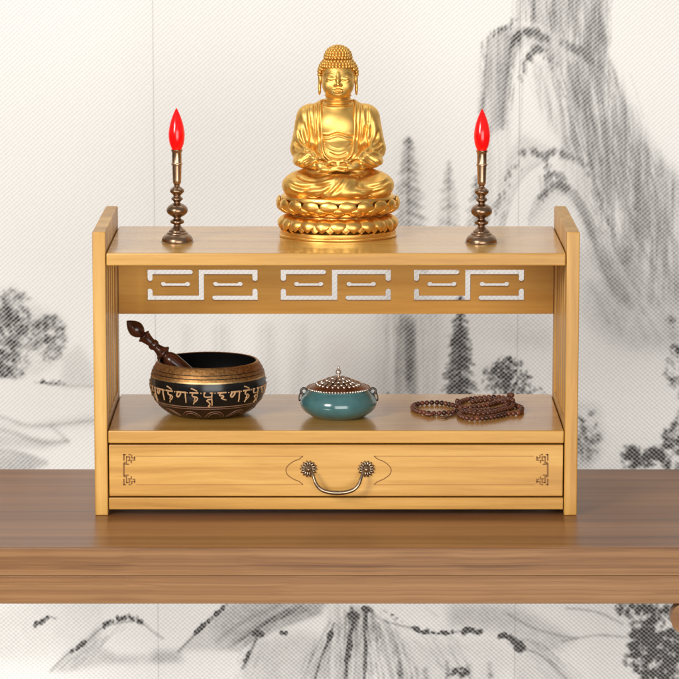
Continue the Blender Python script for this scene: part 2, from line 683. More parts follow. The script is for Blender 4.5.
# --- big mountain on the right
wash([(516, -70), (604, -70), (600, 20), (606, 65), (596, 70), (570, 55), (556, 32), (530, 22), (514, 20)], 0.46, 4, VERT, 0.7)
wash([(560, 30), (606, 55), (628, 105), (652, 150), (690, 190), (700, 300), (640, 300), (600, 210), (575, 120)], 0.27, 7, VERT, 0.85)
wash([(604, 110), (628, 105), (655, 150), (690, 185), (760, 215), (760, 330), (660, 300), (620, 180)], 0.22, 9, VERT, 0.6)
wash([(486, 36), (512, 22), (560, 30), (574, 70), (575, 130), (556, 60), (520, 44), (508, 60), (503, 120), (486, 135)], 0.34, 4, VERT, 0.6)
wash([(480, 60), (510, 60), (506, 200), (480, 225)], 0.16, 8, VERT, 0.8)
wash([(530, 60), (552, 60), (574, 140), (560, 150), (540, 110)], 0.20, 5, VERT, 0.8)
wash([(566, 60), (606, 66), (640, 160), (660, 250), (620, 260), (590, 170)], 0.20, 6, VERT, 0.9)
wash([(570, 120), (592, 200), (620, 270), (640, 300), (615, 300), (590, 230), (560, 155)], 0.22, 6, VERT, 0.7)
wash([(500, 195), (515, 155), (575, 145), (590, 170), (560, 150), (520, 130), (508, 150), (490, 215)], 0.20, 5)
for pts, w, d in ([[(486, 36), (484, 60), (482, 95), (478, 120)], 1.4, 0.5], [[(508, 46), (505, 70), (502, 95), (500, 125)], 1.8, 0.55],
                  [[(517, 40), (521, 60), (520, 90), (518, 140)], 0.9, 0.28], [[(560, 30), (564, 55), (566, 85), (570, 130), (578, 158)], 2.2, 0.42],
                  [[(549, 58), (556, 85), (560, 120), (566, 150)], 2.6, 0.34], [[(538, 66), (545, 92), (548, 118)], 1.4, 0.25],
                  [[(566, 60), (572, 90), (586, 115)], 2.4, 0.4], [[(573, 45), (584, 80), (592, 120), (598, 160)], 2.8, 0.34],
                  [[(590, 60), (600, 90), (604, 130), (610, 170), (622, 205)], 3.0, 0.30], [[(606, 60), (615, 90), (618, 130)], 3.4, 0.28],
                  [[(620, 100), (628, 140), (634, 180), (650, 220)], 3.2, 0.25], [[(640, 140), (650, 180), (660, 230)], 3.4, 0.22],
                  [[(612, 150), (622, 190), (640, 240), (655, 265)], 2.0, 0.36], [[(628, 165), (640, 205), (655, 245)], 1.4, 0.3],
                  [[(590, 170), (596, 190), (604, 212), (614, 235), (622, 258)], 2.4, 0.5], [[(576, 200), (590, 225), (600, 255), (612, 290)], 2.4, 0.26],
                  [[(568, 182), (582, 205), (592, 235), (600, 262)], 3.0, 0.30], [[(498, 195), (490, 205), (484, 222)], 1.8, 0.5],
                  [[(655, 190), (665, 225), (690, 260)], 3, 0.2], [[(605, 225), (622, 260), (640, 290)], 2.2, 0.3]):
    stroke(pts, w * 0.8, d, 1.5, 0.7)
for flow, n, sp_, d in ([[(486, 40), (484, 70), (480, 120)], 26, 4, 0.22], [[(512, 50), (507, 80), (502, 125)], 26, 3, 0.26], [[(548, 50), (560, 90), (570, 130), (580, 160)], 50, 5, 0.28],
                        [[(566, 50), (580, 90), (592, 140), (600, 175)], 70, 6, 0.30], [[(590, 60), (602, 100), (610, 150), (622, 205)], 80, 7, 0.26], [[(606, 66), (620, 110), (632, 160), (650, 220)], 80, 8, 0.24],
                        [[(640, 140), (652, 180), (664, 240)], 60, 9, 0.20], [[(590, 165), (604, 210), (622, 262)], 50, 5, 0.26], [[(568, 180), (586, 212), (604, 262), (622, 300)], 50, 5, 0.24],
                        [[(534, 70), (545, 100), (552, 140)], 22, 5, 0.16], [[(505, 195), (500, 215), (492, 232)], 16, 5, 0.2], [[(612, 230), (630, 270), (652, 310)], 50, 12, 0.18],
                        [[(520, -60), (522, -10), (524, 24)], 30, 6, 0.22], [[(545, -60), (548, 0), (552, 30)], 60, 8, 0.28], [[(572, -60), (576, 0), (582, 52)], 70, 8, 0.32], [[(596, -60), (597, 0), (600, 56)], 50, 6, 0.30],
                        [[(670, 200), (690, 240), (710, 300)], 50, 16, 0.16]):
    hatch(flow, n, sp_, 0.85, d)
for k in range(46):
    x = 556 + 46 * RNG.random(); y = 4 + 50 * RNG.random()
    stroke([(x, y), (x + RNG.normal() * 1.5, y + 12 + 20 * RNG.random())], 1.3, 0.22, 2.0, 0.8)
for k in range(70):
    f = RNG.random()
    x = 575 + 95 * f + RNG.normal() * 8; y = 70 + 110 * f + 80 * RNG.random()
    stroke([(x, y), (x + 3 + 5 * RNG.random(), y + 16 + 26 * RNG.random())], 1.5, 0.15, 2.4, 0.8)
side_wash([(508, 48), (513, 36), (526, 31), (540, 34), (546, 43)], 16, 0.28, 1)
for pts, n, r, d in ([[(488, 35), (497, 29), (506, 25), (513, 20)], 22, 1.5, 0.55], [[(509, 44), (517, 33), (530, 31), (545, 39)], 60, 1.9, 0.55],
                     [[(520, 66), (526, 56), (534, 47), (542, 52), (551, 65)], 46, 1.9, 0.5], [[(520, 62), (521, 72), (518, 80)], 10, 1.2, 0.35],
                     [[(562, 42), (572, 48), (582, 52), (590, 60)], 40, 2.0, 0.6], [[(518, 150), (530, 147), (541, 153), (552, 147), (566, 153)], 46, 1.8, 0.5],
                     [[(566, 153), (580, 159), (588, 172)], 22, 1.7, 0.45], [[(516, 158), (508, 170), (500, 192), (494, 206)], 22, 1.5, 0.5],
                     [[(592, 172), (600, 205), (612, 232)], 16, 1.4, 0.45], [[(612, 156), (620, 170), (634, 205)], 14, 1.3, 0.4],
                     [[(546, 155), (545, 168), (546, 178)], 18, 1.4, 0.55], [[(538, 196), (547, 184), (558, 180), (566, 186)], 26, 2.0, 0.6],
                     [[(549, 170), (556, 172), (563, 174)], 14, 1.6, 0.5]):
    dots(pts, int(n * 1.2), r * 0.8, d * 0.95, 2.1, 2.0)
side_wash([(500, 232), (512, 190), (526, 168), (542, 158)], 22, 0.22, -1)
side_wash([(536, 200), (548, 183), (560, 180), (580, 196), (596, 226)], 20, 0.28, 1)
side_wash([(546, 184), (534, 196), (528, 214)], 18, 0.30, -1)
stroke([(560, 182), (578, 205), (592, 236), (606, 262), (630, 300)], 3.4, 0.32, 3, 0.6)
stroke([(545, 152), (546, 165), (544, 182)], 1.6, 0.5, 1.6, 0.6)
for k in range(16):
    x = 536 + 30 * RNG.random()
    stroke([(x, 168 + 8 * RNG.random()), (x + RNG.normal(), 182 + 8 * RNG.random())], 1.0, 0.4, 1.4, 0.6)
# --- right slope below
wash([(570, 240), (700, 250), (760, 300), (760, 350), (640, 345), (600, 330), (570, 300)], 0.26, 12, FBM, 0.8)
for k in range(26):
    x = 582 + 110 * RNG.random(); y = 245 + 50 * RNG.random()
    stroke([(x, y), (x + 10, y + 18), (x + 16 + 8 * RNG.random(), y + 40)], 2.2, 0.18, 3, 0.7)
wash([(575, 395), (600, 400), (606, 440), (590, 470), (570, 470)], 0.22, 6, CLUMP, 0.8)
foliage(588, 430, 15, 26, 110, 2.6, 0.42)
foliage(646, 452, 20, 10, 150, 2.6, 0.62)
foliage(632, 452, 9, 14, 70, 2.6, 0.62)
foliage(676, 445, 14, 28, 190, 2.8, 0.66)
foliage(680, 365, 16, 22, 110, 2.6, 0.42)
foliage(676, 345, 6, 7, 34, 2.0, 0.55)
foliage(672, 317, 8, 6, 40, 1.8, 0.5)
foliage(708, 410, 30, 60, 240, 3.2, 0.55)
# --- misty pines in the middle
wash([(378, 330), (392, 262), (398, 150), (408, 132), (420, 160), (426, 262), (428, 330)], 0.12, 8, VERT, 0.8)
pine(408, 134, 262, 25, 0.21, 1.8, 1.1)
pine(448, 160, 264, 18, 0.17, 1.8, 1.0)
pine(475, 175, 264, 17, 0.22, 1.6, 1.0)
pine(385, 205, 262, 14, 0.12, 2.2, 0.9)
wash([(378, 300), (440, 300), (436, 395), (380, 395)], 0.16, 9, VERT, 0.8)
for k in range(20):
    x = 396 + 20 * RNG.random()
    stroke([(x, 310 + 20 * RNG.random()), (x + RNG.normal(), 360 + 40 * RNG.random())], 2.2, 0.20, 2.6, 0.7)
wash([(425, 300), (552, 300), (552, 345), (480, 335), (425, 360)], 0.16, 10, FBM, 0.7)
wash([(446, 400), (451, 360), (452, 340), (456, 320), (460, 304), (464, 322), (467, 342), (468, 362), (470, 400)], 0.45, 2.0, CLUMP, 0.8)
pine(460, 292, 404, 21, 0.62, 0.9, 1.15)
foliage(508, 378, 26, 26, 260, 2.2, 0.66)
foliage(506, 362, 12, 12, 90, 2.0, 0.66)
foliage(530, 392, 20, 14, 80, 2.0, 0.5)
for k in range(12):
    x = 490 + 34 * RNG.random()
    stroke([(x, 360 + 20 * RNG.random()), (508, 402)], 0.9, 0.45, 1.2, 0.6)
stroke([(388, 388), (389, 396)], 1.4, 0.6, 1.2, 0.3)
for x, d in ((268, 0.10), (300, 0.08), (222, 0.13), (190, 0.07)):
    wash([(x - 9, 318), (x + 7, 318), (x + 11, 395), (x - 10, 395)], d, 6, VERT, 0.7)
# --- tree on the left
wash([(-70, 285), (18, 284), (34, 300), (62, 310), (66, 336), (52, 362), (20, 372), (-70, 372)], 0.20, 7, CLUMP, 0.8)
foliage(10, 330, 24, 46, 420, 2.9, 0.40)
foliage(48, 332, 19, 24, 210, 2.8, 0.36)
foliage(14, 300, 18, 16, 110, 2.4, 0.36)
foliage(-36, 330, 34, 46, 320, 3.2, 0.36)
foliage(6, 360, 20, 14, 110, 2.6, 0.42)
stroke([(10, 372), (13, 350), (10, 325)], 1.6, 0.4, 1.6, 0.5)
stroke([(13, 356), (30, 335), (44, 325)], 1.2, 0.35, 1.4, 0.5)
wash([(62, 350), (80, 338), (92, 362), (94, 382), (60, 382)], 0.15, 5)
dots([(40, 376), (52, 378), (64, 378)], 24, 1.7, 0.45, 2.0, 0.8)
stroke([(34, 377), (60, 380), (92, 381)], 1.2, 0.28, 1.8, 0.6)
for pts, w, d in ([[(-60, 400), (0, 412), (24, 420), (50, 420), (96, 415)], 1.8, 0.34], [[(-40, 428), (0, 425), (40, 437), (66, 436)], 2.2, 0.34],
                  [[(50, 421), (60, 430), (66, 436)], 1.6, 0.3], [[(-40, 446), (10, 447), (44, 458)], 2.4, 0.34]):
    stroke(pts, w, d, 2.6, 0.6)
wash([(-70, 405), (20, 420), (96, 408), (96, 421), (30, 424), (-70, 420)], 0.15, 5)
wash([(-70, 425), (10, 430), (66, 438), (40, 444), (-70, 440)], 0.26, 4)
wash([(-70, 447), (20, 449), (46, 460), (20, 470), (-70, 470)], 0.34, 4)
wash([(-70, 500), (400, 500), (400, 560), (-70, 560)], 0.12, 14)
# --- hills below the table
wash([(45, 672), (62, 652), (100, 622), (95, 645), (115, 655), (175, 652), (178, 662), (100, 664), (62, 672)], 0.24, 4, FBM, 0.6)
wash([(40, 590), (110, 590), (88, 640), (40, 660), (-70, 655), (-70, 640)], 0.12, 10)
stroke([(46, 671), (64, 653), (80, 644), (96, 628), (112, 622), (136, 620), (150, 630), (160, 637)], 1.1, 0.45, 1.4, 0.5)
dots([(66, 652), (76, 645), (84, 639)], 18, 1.3, 0.75, 0.8, 1.6)
dots([(97, 625), (106, 621), (118, 617), (130, 616), (138, 621)], 32, 1.4, 0.8, 1.0, 1.6)
dots([(30, 623), (38, 619), (46, 615)], 14, 1.5, 0.75, 1.2, 1.3)
stroke([(34, 621), (44, 615), (52, 617)], 0.9, 0.5, 1.2, 0.3)
wash([(178, 650), (190, 636), (214, 612), (240, 595), (330, 595), (320, 612), (260, 632), (232, 650)], 0.33, 4, FBM, 0.6)
stroke([(176, 651), (194, 632), (212, 614), (226, 602)], 1.2, 0.55, 1.3, 0.4)
dots([(194, 631), (206, 620), (222, 606)], 30, 1.3, 0.85, 0.8, 1.7)
wash([(150, 648), (180, 648), (182, 662), (150, 662)], 0.3, 4)
for pts in ([(232, 640), (262, 620), (300, 604)], [(236, 650), (275, 628), (320, 610)], [(215, 640), (245, 618), (280, 602)]):
    stroke(pts, 1.8, 0.25, 2.4, 0.6)
stroke([(258, 631), (252, 645), (246, 658), (241, 668)], 1.3, 0.7, 1.3, 0.5)
dots([(254, 632), (258, 632), (262, 633)], 16, 2.0, 0.85, 1.2)
dots([(280, 632), (286, 632)], 8, 1.8, 0.75, 1.0)
dots([(248, 652), (245, 660)], 10, 1.4, 0.7, 0.8, 1.4)
for pts, w, d in ([[(334, 622), (328, 640), (320, 660), (312, 690)], 1.5, 0.65], [[(352, 606), (354, 620), (348, 645), (346, 690)], 2.2, 0.8],
                  [[(368, 606), (365, 625), (366, 650), (364, 690)], 2.4, 0.75], [[(372, 608), (382, 618), (398, 623), (412, 626)], 1.2, 0.5],
                  [[(300, 690), (312, 655), (330, 620)], 1.2, 0.28], [[(372, 612), (384, 640), (396, 690)], 3.0, 0.3], [[(386, 620), (398, 650), (404, 690)], 3.0, 0.25]):
    stroke(pts, w * 0.8, d, 1.0, 0.5)
dots([(350, 612), (354, 616)], 12, 2.4, 0.85, 1.4)
dots([(366, 606), (370, 611)], 12, 2.0, 0.8, 1.4)
dots([(331, 632), (328, 640)], 12, 1.8, 0.8, 0.8, 1.4)
dots([(350, 640), (347, 660)], 18, 1.6, 0.8, 1.0, 1.4)
dots([(416, 626), (422, 630), (440, 631), (456, 632)], 34, 1.6, 0.8, 1.2)
dots([(464, 632), (471, 628), (480, 631)], 26, 2.0, 0.85, 1.3)
stroke([(412, 626), (425, 631), (450, 632), (468, 628)], 1.0, 0.5, 1.3, 0.4)
dots([(503, 634), (512, 636), (520, 642), (524, 648)], 40, 2.2, 0.85, 1.6, 1.2)
dots([(382, 606), (400, 620)], 8, 1.2, 0.5, 1.6)
wash([(250, 640), (300, 630), (330, 640), (310, 745), (230, 745)], 0.20, 8, FBM, 0.7)
wash([(370, 615), (420, 640), (500, 640), (520, 660), (480, 700), (380, 700)], 0.16, 10, FBM, 0.7)
wash([(330, 600), (372, 606), (366, 745), (318, 745)], 0.22, 5, VERT, 0.6)
wash([(450, 600), (520, 605), (560, 625), (580, 640), (540, 655), (500, 630), (450, 625)], 0.26, 7, FBM, 0.7)
wash([(515, 650), (560, 655), (600, 700), (520, 720)], 0.18, 7)
for pts in ([(510, 612), (535, 626), (562, 634), (580, 637)], [(520, 648), (545, 655), (580, 690)], [(566, 640), (600, 634), (630, 636)], [(570, 606), (600, 610), (626, 622)]):
    stroke(pts, 1.3, 0.38, 1.3, 0.6)
for flow, n, sp_, d in ([[(352, 606), (350, 640), (342, 690)], 50, 6, 0.26], [[(368, 606), (372, 640), (380, 690)], 50, 7, 0.26], [[(334, 622), (322, 655), (308, 690)], 40, 7, 0.22],
                        [[(384, 615), (398, 645), (410, 690)], 40, 8, 0.2], [[(300, 606), (270, 620), (236, 645)], 40, 5, 0.26], [[(430, 633), (450, 650), (470, 690)], 40, 16, 0.16],
                        [[(520, 640), (545, 652), (575, 680)], 36, 9, 0.18], [[(110, 622), (90, 645), (66, 668)], 26, 7, 0.16], [[(250, 650), (240, 670), (230, 700)], 24, 9, 0.15]):
    hatch(flow, n, sp_, 0.9, d)
for k in range(26):
    x = 400 + 110 * RNG.random(); y = 660 + 40 * RNG.random()
    stroke([(x, y), (x + 2, y + 12)], 2.0, 0.4, 2.0, 0.7)
foliage(458, 672, 14, 5, 60, 1.8, 0.65)
foliage(660, 640, 26, 46, 520, 2.8, 0.70)
foliage(640, 606, 22, 12, 110, 2.4, 0.6)
foliage(704, 650, 34, 60, 420, 3.2, 0.62)
for k in range(8):
    dots([(640, 640), (632, 665)], 3, 2.2, 0.5, 3)
INK = blur(INK, 0.34)
INK = np.clip(INK * (0.92 + 0.42 * FINE), 0, 1)
INK *= (1 + 0.12 * np.clip((gy - 590) / 20, 0, 1)).astype(np.float32)
# the tall cliff is painted in thinner ink than the foreground
INK = np.clip(INK, 0, 1)
INK *= (1 - 0.20 * np.clip((gx - 490) / 60, 0, 1) * np.clip((345 - gy) / 50, 0, 1)).astype(np.float32)
# faint wide toning of the whole cloth
TONE = np.clip(noise2(150, 220, 3), 0, 1)

# wall coordinates: pixel grid mapped on the plane y = WY through two reference points
pc = at(PX0, PY0, WY)
SW = pxm(pc)                          # px per metre sideways
ztop, zbot = at(PX0, 0, WY).z, at(PX0, 679, WY).z
SZ = 679.0 / (ztop - zbot)
wx = (gx - PX0) / SW
wz = ztop - gy / SZ
nv = NXC * NYC
co = np.empty((nv, 3), np.float32)
co[:, 0] = wx.ravel(); co[:, 1] = WY; co[:, 2] = wz.ravel()
ii = np.arange(nv).reshape(NYC, NXC)
q = np.stack([ii[1:, :-1], ii[1:, 1:], ii[:-1, 1:], ii[:-1, :-1]], -1).reshape(-1, 4)
# plain border round the painted part
bx0, bx1 = float(wx.min()), float(wx.max())
bz0, bz1 = float(wz.min()), float(wz.max())
BX, BZ0, BZ1 = 1.3, -0.75, 1.35
ext = np.array([(-BX, WY, BZ1), (BX, WY, BZ1), (BX, WY, BZ0), (-BX, WY, BZ0)], np.float32)
c4 = [ii[0, 0], ii[0, -1], ii[-1, -1], ii[-1, 0]]
bq = np.array([(nv, c4[0], c4[1], nv + 1), (nv + 1, c4[1], c4[2], nv + 2), (nv + 2, c4[2], c4[3], nv + 3), (nv + 3, c4[3], c4[0], nv)])
bq = bq[:, ::1]
co = np.concatenate([co, ext]); q = np.concatenate([q, bq])
me = bpy.data.meshes.new('wall')
me.vertices.add(len(co)); me.vertices.foreach_set('co', co.ravel())
me.loops.add(q.size); me.loops.foreach_set('vertex_index', q.astype(np.int32).ravel())
me.polygons.add(len(q)); me.polygons.foreach_set('loop_start', np.arange(0, q.size, 4, dtype=np.int32))
me.update()
at_ = me.color_attributes.new('ink', 'FLOAT_COLOR', 'POINT')
colr = np.zeros((len(co), 4), np.float32)
colr[:nv, 0] = INK.ravel(); colr[:nv, 1] = TONE.ravel(); colr[:, 3] = 1
at_.data.foreach_set('color', colr.ravel())

t = NT('woven_mural_cloth')
tc = t.n('ShaderNodeTexCoord')
sx = t.n('ShaderNodeSeparateXYZ')
t.l(tc.outputs['Object'], sx.inputs[0])
ca = t.n('ShaderNodeVertexColor', layer_name='ink')
sc_ = t.n('ShaderNodeSeparateColor')
t.l(ca.outputs[0], sc_.inputs[0])
ink = sc_.outputs[0]
u = t.ma('MULTIPLY', sx.outputs[0], 2 * PI * SW / 4.9)
v = t.ma('MULTIPLY', sx.outputs[2], 2 * PI * SW / 4.4)
s1 = t.ma('ADD', t.ma('MULTIPLY', t.ma('SINE', t.ma('SUBTRACT', u, v)), 0.5), 0.5)
s2 = t.ma('ADD', t.ma('MULTIPLY', t.ma('SINE', t.ma('ADD', u, v)), 0.5), 0.5)
# which twill direction shows: right/lower parts lean the other way, with a drifting noise
nz = t.n('ShaderNodeTexNoise', i_Scale=2.6, i_Detail=2.0)
t.l(tc.outputs['Object'], nz.inputs[0])
lean = t.ma('ADD', t.ma('ADD', t.ma('MULTIPLY', sx.outputs[0], 0.9), t.ma('MULTIPLY', sx.outputs[2], -1.5)), t.ma('ADD', t.ma('MULTIPLY', nz.outputs[0], 1.0), -0.20))
lw_ = t.n('ShaderNodeMapRange', interpolation_type='SMOOTHSTEP')
lw_.inputs[1].default_value = 0.0; lw_.inputs[2].default_value = 0.7
lw_.inputs[3].default_value = 0.24; lw_.inputs[4].default_value = 0.58
t.l(lean, lw_.inputs[0])
mixv = t.n('ShaderNodeMix')
t.l(lw_.outputs[0], mixv.inputs[0]); t.l(s1, mixv.inputs[2]); t.l(s2, mixv.inputs[3])
weave = mixv.outputs[0]
# thread irregularity
n2 = t.n('ShaderNodeTexNoise', i_Scale=210.0, i_Detail=2.0)
t.l(tc.outputs['Object'], n2.inputs[0])
weave = t.ma('MULTIPLY', weave, t.ma('ADD', t.ma('MULTIPLY', n2.outputs[0], 0.9), 0.55), clamp=True)
wsm = t.n('ShaderNodeMapRange', interpolation_type='SMOOTHSTEP')
wsm.inputs[1].default_value = 0.12; wsm.inputs[2].default_value = 0.95
t.l(weave, wsm.inputs[0])
weave = wsm.outputs[0]
base = t.mixc(sc_.outputs[1], (0.855, 0.84, 0.81), (0.89, 0.87, 0.83))
thread_d = t.mixc(t.ma('MULTIPLY', weave, t.ma('ADD', t.ma('MULTIPLY', lw_.outputs[0], 0.36), 0.20)), base, (0.48, 0.455, 0.425))
inkf = t.ma('MULTIPLY', ink, t.ma('ADD', t.ma('MULTIPLY', weave, 0.30), 0.76), clamp=True)
colo = t.mixc(inkf, thread_d, (0.052, 0.047, 0.045))
# seams between the lengths of cloth: one every 0.53 m
seam0 = (155.5 - PX0) / SW
per = 362.0 / SW
fr = t.ma('FRACT', t.ma('DIVIDE', t.ma('SUBTRACT', sx.outputs[0], seam0 - per * 4 - per / 2), per))
sd = t.ma('MULTIPLY', t.ma('ABSOLUTE', t.ma('SUBTRACT', fr, 0.5)), per)
sm = t.ma('SUBTRACT', 1.0, t.ma('DIVIDE', sd, 0.0016), clamp=True)
colo = t.mixc(t.ma('MULTIPLY', sm, 0.30), colo, (0.22, 0.20, 0.19))
t.l(colo, t.b.inputs['Base Color'])
t.setp(Roughness=0.85)
t.b.inputs['Specular IOR Level'].default_value = 0.15
t.bump(t.ma('SUBTRACT', t.ma('SUBTRACT', 1.0, weave), sm), 0.25, 0.0012)
wall = link('wall', me, t.m)
wall['kind'] = 'structure'
#==TABLE==
# ------------------------------------------------------------------ table
tf = on(PX0, 548, 0.0).y
tb = on(PX0, 469, 0.0).y
TT = 0.0685
tbl = thing('wooden_table', 'long brown wooden table carrying the altar shelf, with streaky grain on its thick front edge', 'table', (0, 0, 0))
HW = 0.62
bm = bmesh.new()
box(bm, -HW, HW, tf + 0.004, tb, -0.034, 0.0, 0.002)
from_bm('tabletop', bm, M['table_top'], tbl, 20)
bm = bmesh.new()
box(bm, -HW, HW, tf, tf + 0.0042, -0.0338, -0.0006, 0.0008)
from_bm('edge_strip', bm, M['table_edge'], tbl, 20)
bm = bmesh.new()
box(bm, -HW + 0.002, HW - 0.002, tf + 0.0005, tf + 0.03, -TT, -0.0342, 0.0008)
from_bm('front_apron', bm, M['table_edge'], tbl, 20)
bm = bmesh.new()
box(bm, -HW + 0.002, HW - 0.002, tb - 0.03, tb - 0.004, -TT, -0.0346, 0.0012)
from_bm('back_apron', bm, M['table_edge'], tbl, 20)
xb = at(671.5, 612, tf).x
for sx_ in (-1, 1):
    for yy in (tf + 0.004, tb - 0.066):
        bm = bmesh.new()
        box(bm, min(sx_ * (xb + 0.09), sx_ * (xb + 0.15)), max(sx_ * (xb + 0.09), sx_ * (xb + 0.15)), yy, yy + 0.06, -0.74, -TT - 0.0004, 0.004)
        from_bm('leg', bm, M['table_edge'], tbl, 20)
    # scrolled bracket between apron and leg
    xo = xb
    xb = xo + (0.014 if sx_ < 0 else 0.0)
    prof = [(xb + 0.0895, -TT - 0.0004), (xb + 0.007, -TT - 0.0004)]
    for k in range(13):
        a = PI / 2 + PI * k / 12
        prof.append((xb + 0.017 + 0.0175 * math.cos(a) * 0.97, -TT - 0.020 + 0.0185 * math.sin(a)))
    prof += [(xb + 0.030, -TT - 0.042), (xb + 0.034, -TT - 0.055), (xb + 0.05, -TT - 0.062), (xb + 0.07, -TT - 0.085), (xb + 0.0895, -TT - 0.12)]
    bm = bmesh.new()
    a_ = [bm.verts.new((sx_ * p[0], tf + 0.008, p[1])) for p in prof]
    b_ = [bm.verts.new((sx_ * p[0], tf + 0.030, p[1])) for p in prof]
    bm.faces.new(a_); bm.faces.new(b_[::-1])
    for i in range(len(prof)):
        j = (i + 1) % len(prof)
        bm.faces.new((a_[j], a_[i], b_[i], b_[j]))
    bmesh.ops.recalc_face_normals(bm, faces=bm.faces)
    from_bm('scroll_bracket', bm, M['table_edge'], tbl, 20)
    xb = xo
#==SHELF==
# ------------------------------------------------------------------ altar shelf
def front_slot(o):
    for p in o.data.polygons:
        if p.normal.y < -0.3:
            p.material_index = 1


SH = thing('altar_shelf', 'two tier bamboo altar shelf with fretwork back board and a drawer, standing on the table', 'shelf', (0, 0, 0))
DEP = 0.26
zf = lambda py, Y=0.0: at(PX0, py, Y).z
XO, XI = 0.300, 0.2838
zT = zf(232.0)                     # top of the side frames
zS1, zS1b = zf(253.5), zf(266.0)   # top shelf
zS2, zS2b = zf(431.0), zf(443.6)   # lower shelf
zD1, zD0 = zf(445.3), zf(496.6)    # drawer face
zR1, zR0 = zf(498.2), zf(510.0)    # bottom rail
for sg in (-1, 1):
    x0, x1 = sorted((sg * XI, sg * XO))
    # frame: posts, top panel, bottom panel as one piece
    bm = bmesh.new()
    P = 0.030
    box(bm, x0, x1, 0.0, P, 0.0, zT, 0.0016)
    box(bm, x0 + 0.0002, x1 - 0.0002, DEP - P, DEP, 0.0, zT - 0.0003, 0.0016)
    box(bm, x0 + 0.0004, x1 - 0.0004, P - 0.001, DEP - P + 0.001, zS1b - 0.004, zT - 0.0002, 0.0006)
    box(bm, x0 + 0.0004, x1 - 0.0004, P - 0.001, DEP - P + 0.001, 0.0, zS2 + 0.008, 0.0006)
    from_bm('side_frame', bm, M['bam_z'], SH, 20)
    ns = 5
    gap = (DEP - 2 * P) / ns
    for k in range(ns):
        yc = P + gap * (k + 0.5)
        bm = bmesh.new()
        box(bm, x0 + 0.0022, x1 - 0.0022, yc - 0.0105, yc + 0.0105, zS2 + 0.006, zS1b - 0.003, 0.0018)
        from_bm('slat', bm, M['bam_z'], SH, 20)
g_ = 0.0009
bm = bmesh.new()
box(bm, -XI + g_, XI - g_, 0.0015, DEP - 0.001, zS1b, zS1, 0.0016)
front_slot(from_bm('top_shelf', bm, [M['bam_top'], M['bam_x']], SH, 20))
bm = bmesh.new()
box(bm, -XI + g_, XI - g_, 0.0015, DEP - 0.001, zS2b, zS2, 0.0016)
front_slot(from_bm('lower_shelf', bm, [M['bam_top'], M['bam_x']], SH, 20))
# case round the drawer
bm = bmesh.new()
box(bm, -XI + g_, XI - g_, 0.020, DEP - 0.004, zR1 - 0.002, zS2b - 0.0004, 0)
from_bm('drawer_case', bm, M['gap_shade'], SH)
bm = bmesh.new()
box(bm, -XI + g_, XI - g_, 0.0022, 0.019, zR0, zR1, 0.0012)
from_bm('bottom_rail', bm, M['bam_x'], SH, 20)
bm = bmesh.new()
box(bm, -XI + 0.0016, XI - 0.0016, 0.0022, 0.0195, zD0, zD1, 0.0012)
DR = from_bm('drawer', bm, M['bam_x'], SH, 20)
yd = 0.0022
F = lambda px, py: (at(px, py, 0.0).x, at(px, py, 0.0).z)
# engraved line
bm = bmesh.new()
for pts in ([(136, 456.5), (303, 456.5)], [(136, 485), (303, 485)], [(374, 456.5), (534, 456.5)], [(374, 485), (534, 485)]):
    ribbon_xz(bm, [F(*p) for p in pts], 0.00042, yd, 0.0003)
from_bm('engraved_line', bm, M['engrave'], DR)
for sgn in (-1, 1):
    bm = bmesh.new()
    cx_ = 338.5
    pts = [(cx_ + sgn * 36, 456.6), (cx_ + sgn * 39.5, 459.5), (cx_ + sgn * 45.5, 462.0), (cx_ + sgn * 51, 466.5), (cx_ + sgn * 52.6, 470.5), (cx_ + sgn * 51, 475), (cx_ + sgn * 45.5, 479.2), (cx_ + sgn * 39.5, 481.8), (cx_ + sgn * 36, 484.6)]
    pts = [F(p[0], p[1]) for p in catmull(pts, 5)]
    ribbon_xz(bm, pts, 0.0006, yd, 0.0003)
    from_bm('engraved_scroll', bm, M['burnt'], DR)
# carved fret corners
def fret(flip):
    bm = bmesh.new()
    X = (lambda a: 123.0 + a) if not flip else (lambda a: 548.6 - a)
    def ln(pts, w=0.00075):
        ribbon_xz(bm, [F(X(a), b) for a, b in pts], w, yd, 0.00035)
    ln([(0.8, 463.5), (0.8, 476.5)], 0.0010)
    for s_, y0 in ((1, 455.0), (-1, 485.0)):
        Y = lambda b: y0 + s_ * b
        ln([(0.8, Y(0)), (0.8, Y(5.5))], 0.0009)
        ln([(0.8, Y(0)), (2.4, Y(0))])
        ln([(3.4, Y(2)), (3.4, Y(9.6)), (5.4, Y(9.6))])
        ln([(3.6, Y(2.2)), (6.4, Y(2.2)), (6.4, Y(4.6))])
        ln([(5.2, Y(5.8)), (8.2, Y(5.8)), (8.2, Y(8.0))])
        ln([(8.6, Y(0.6)), (8.6, Y(3.2)), (11.4, Y(3.2))])
        ln([(11.6, Y(2.0)), (11.6, Y(5.4)), (9.8, Y(5.4))])
        ln([(5.8, Y(0.0)), (7.2, Y(0.0))])
        ln([(1.9, Y(7.6)), (1.9, Y(9.6))])
    from_bm('carved_fret', bm, M['burnt'], DR)
fret(False); fret(True)
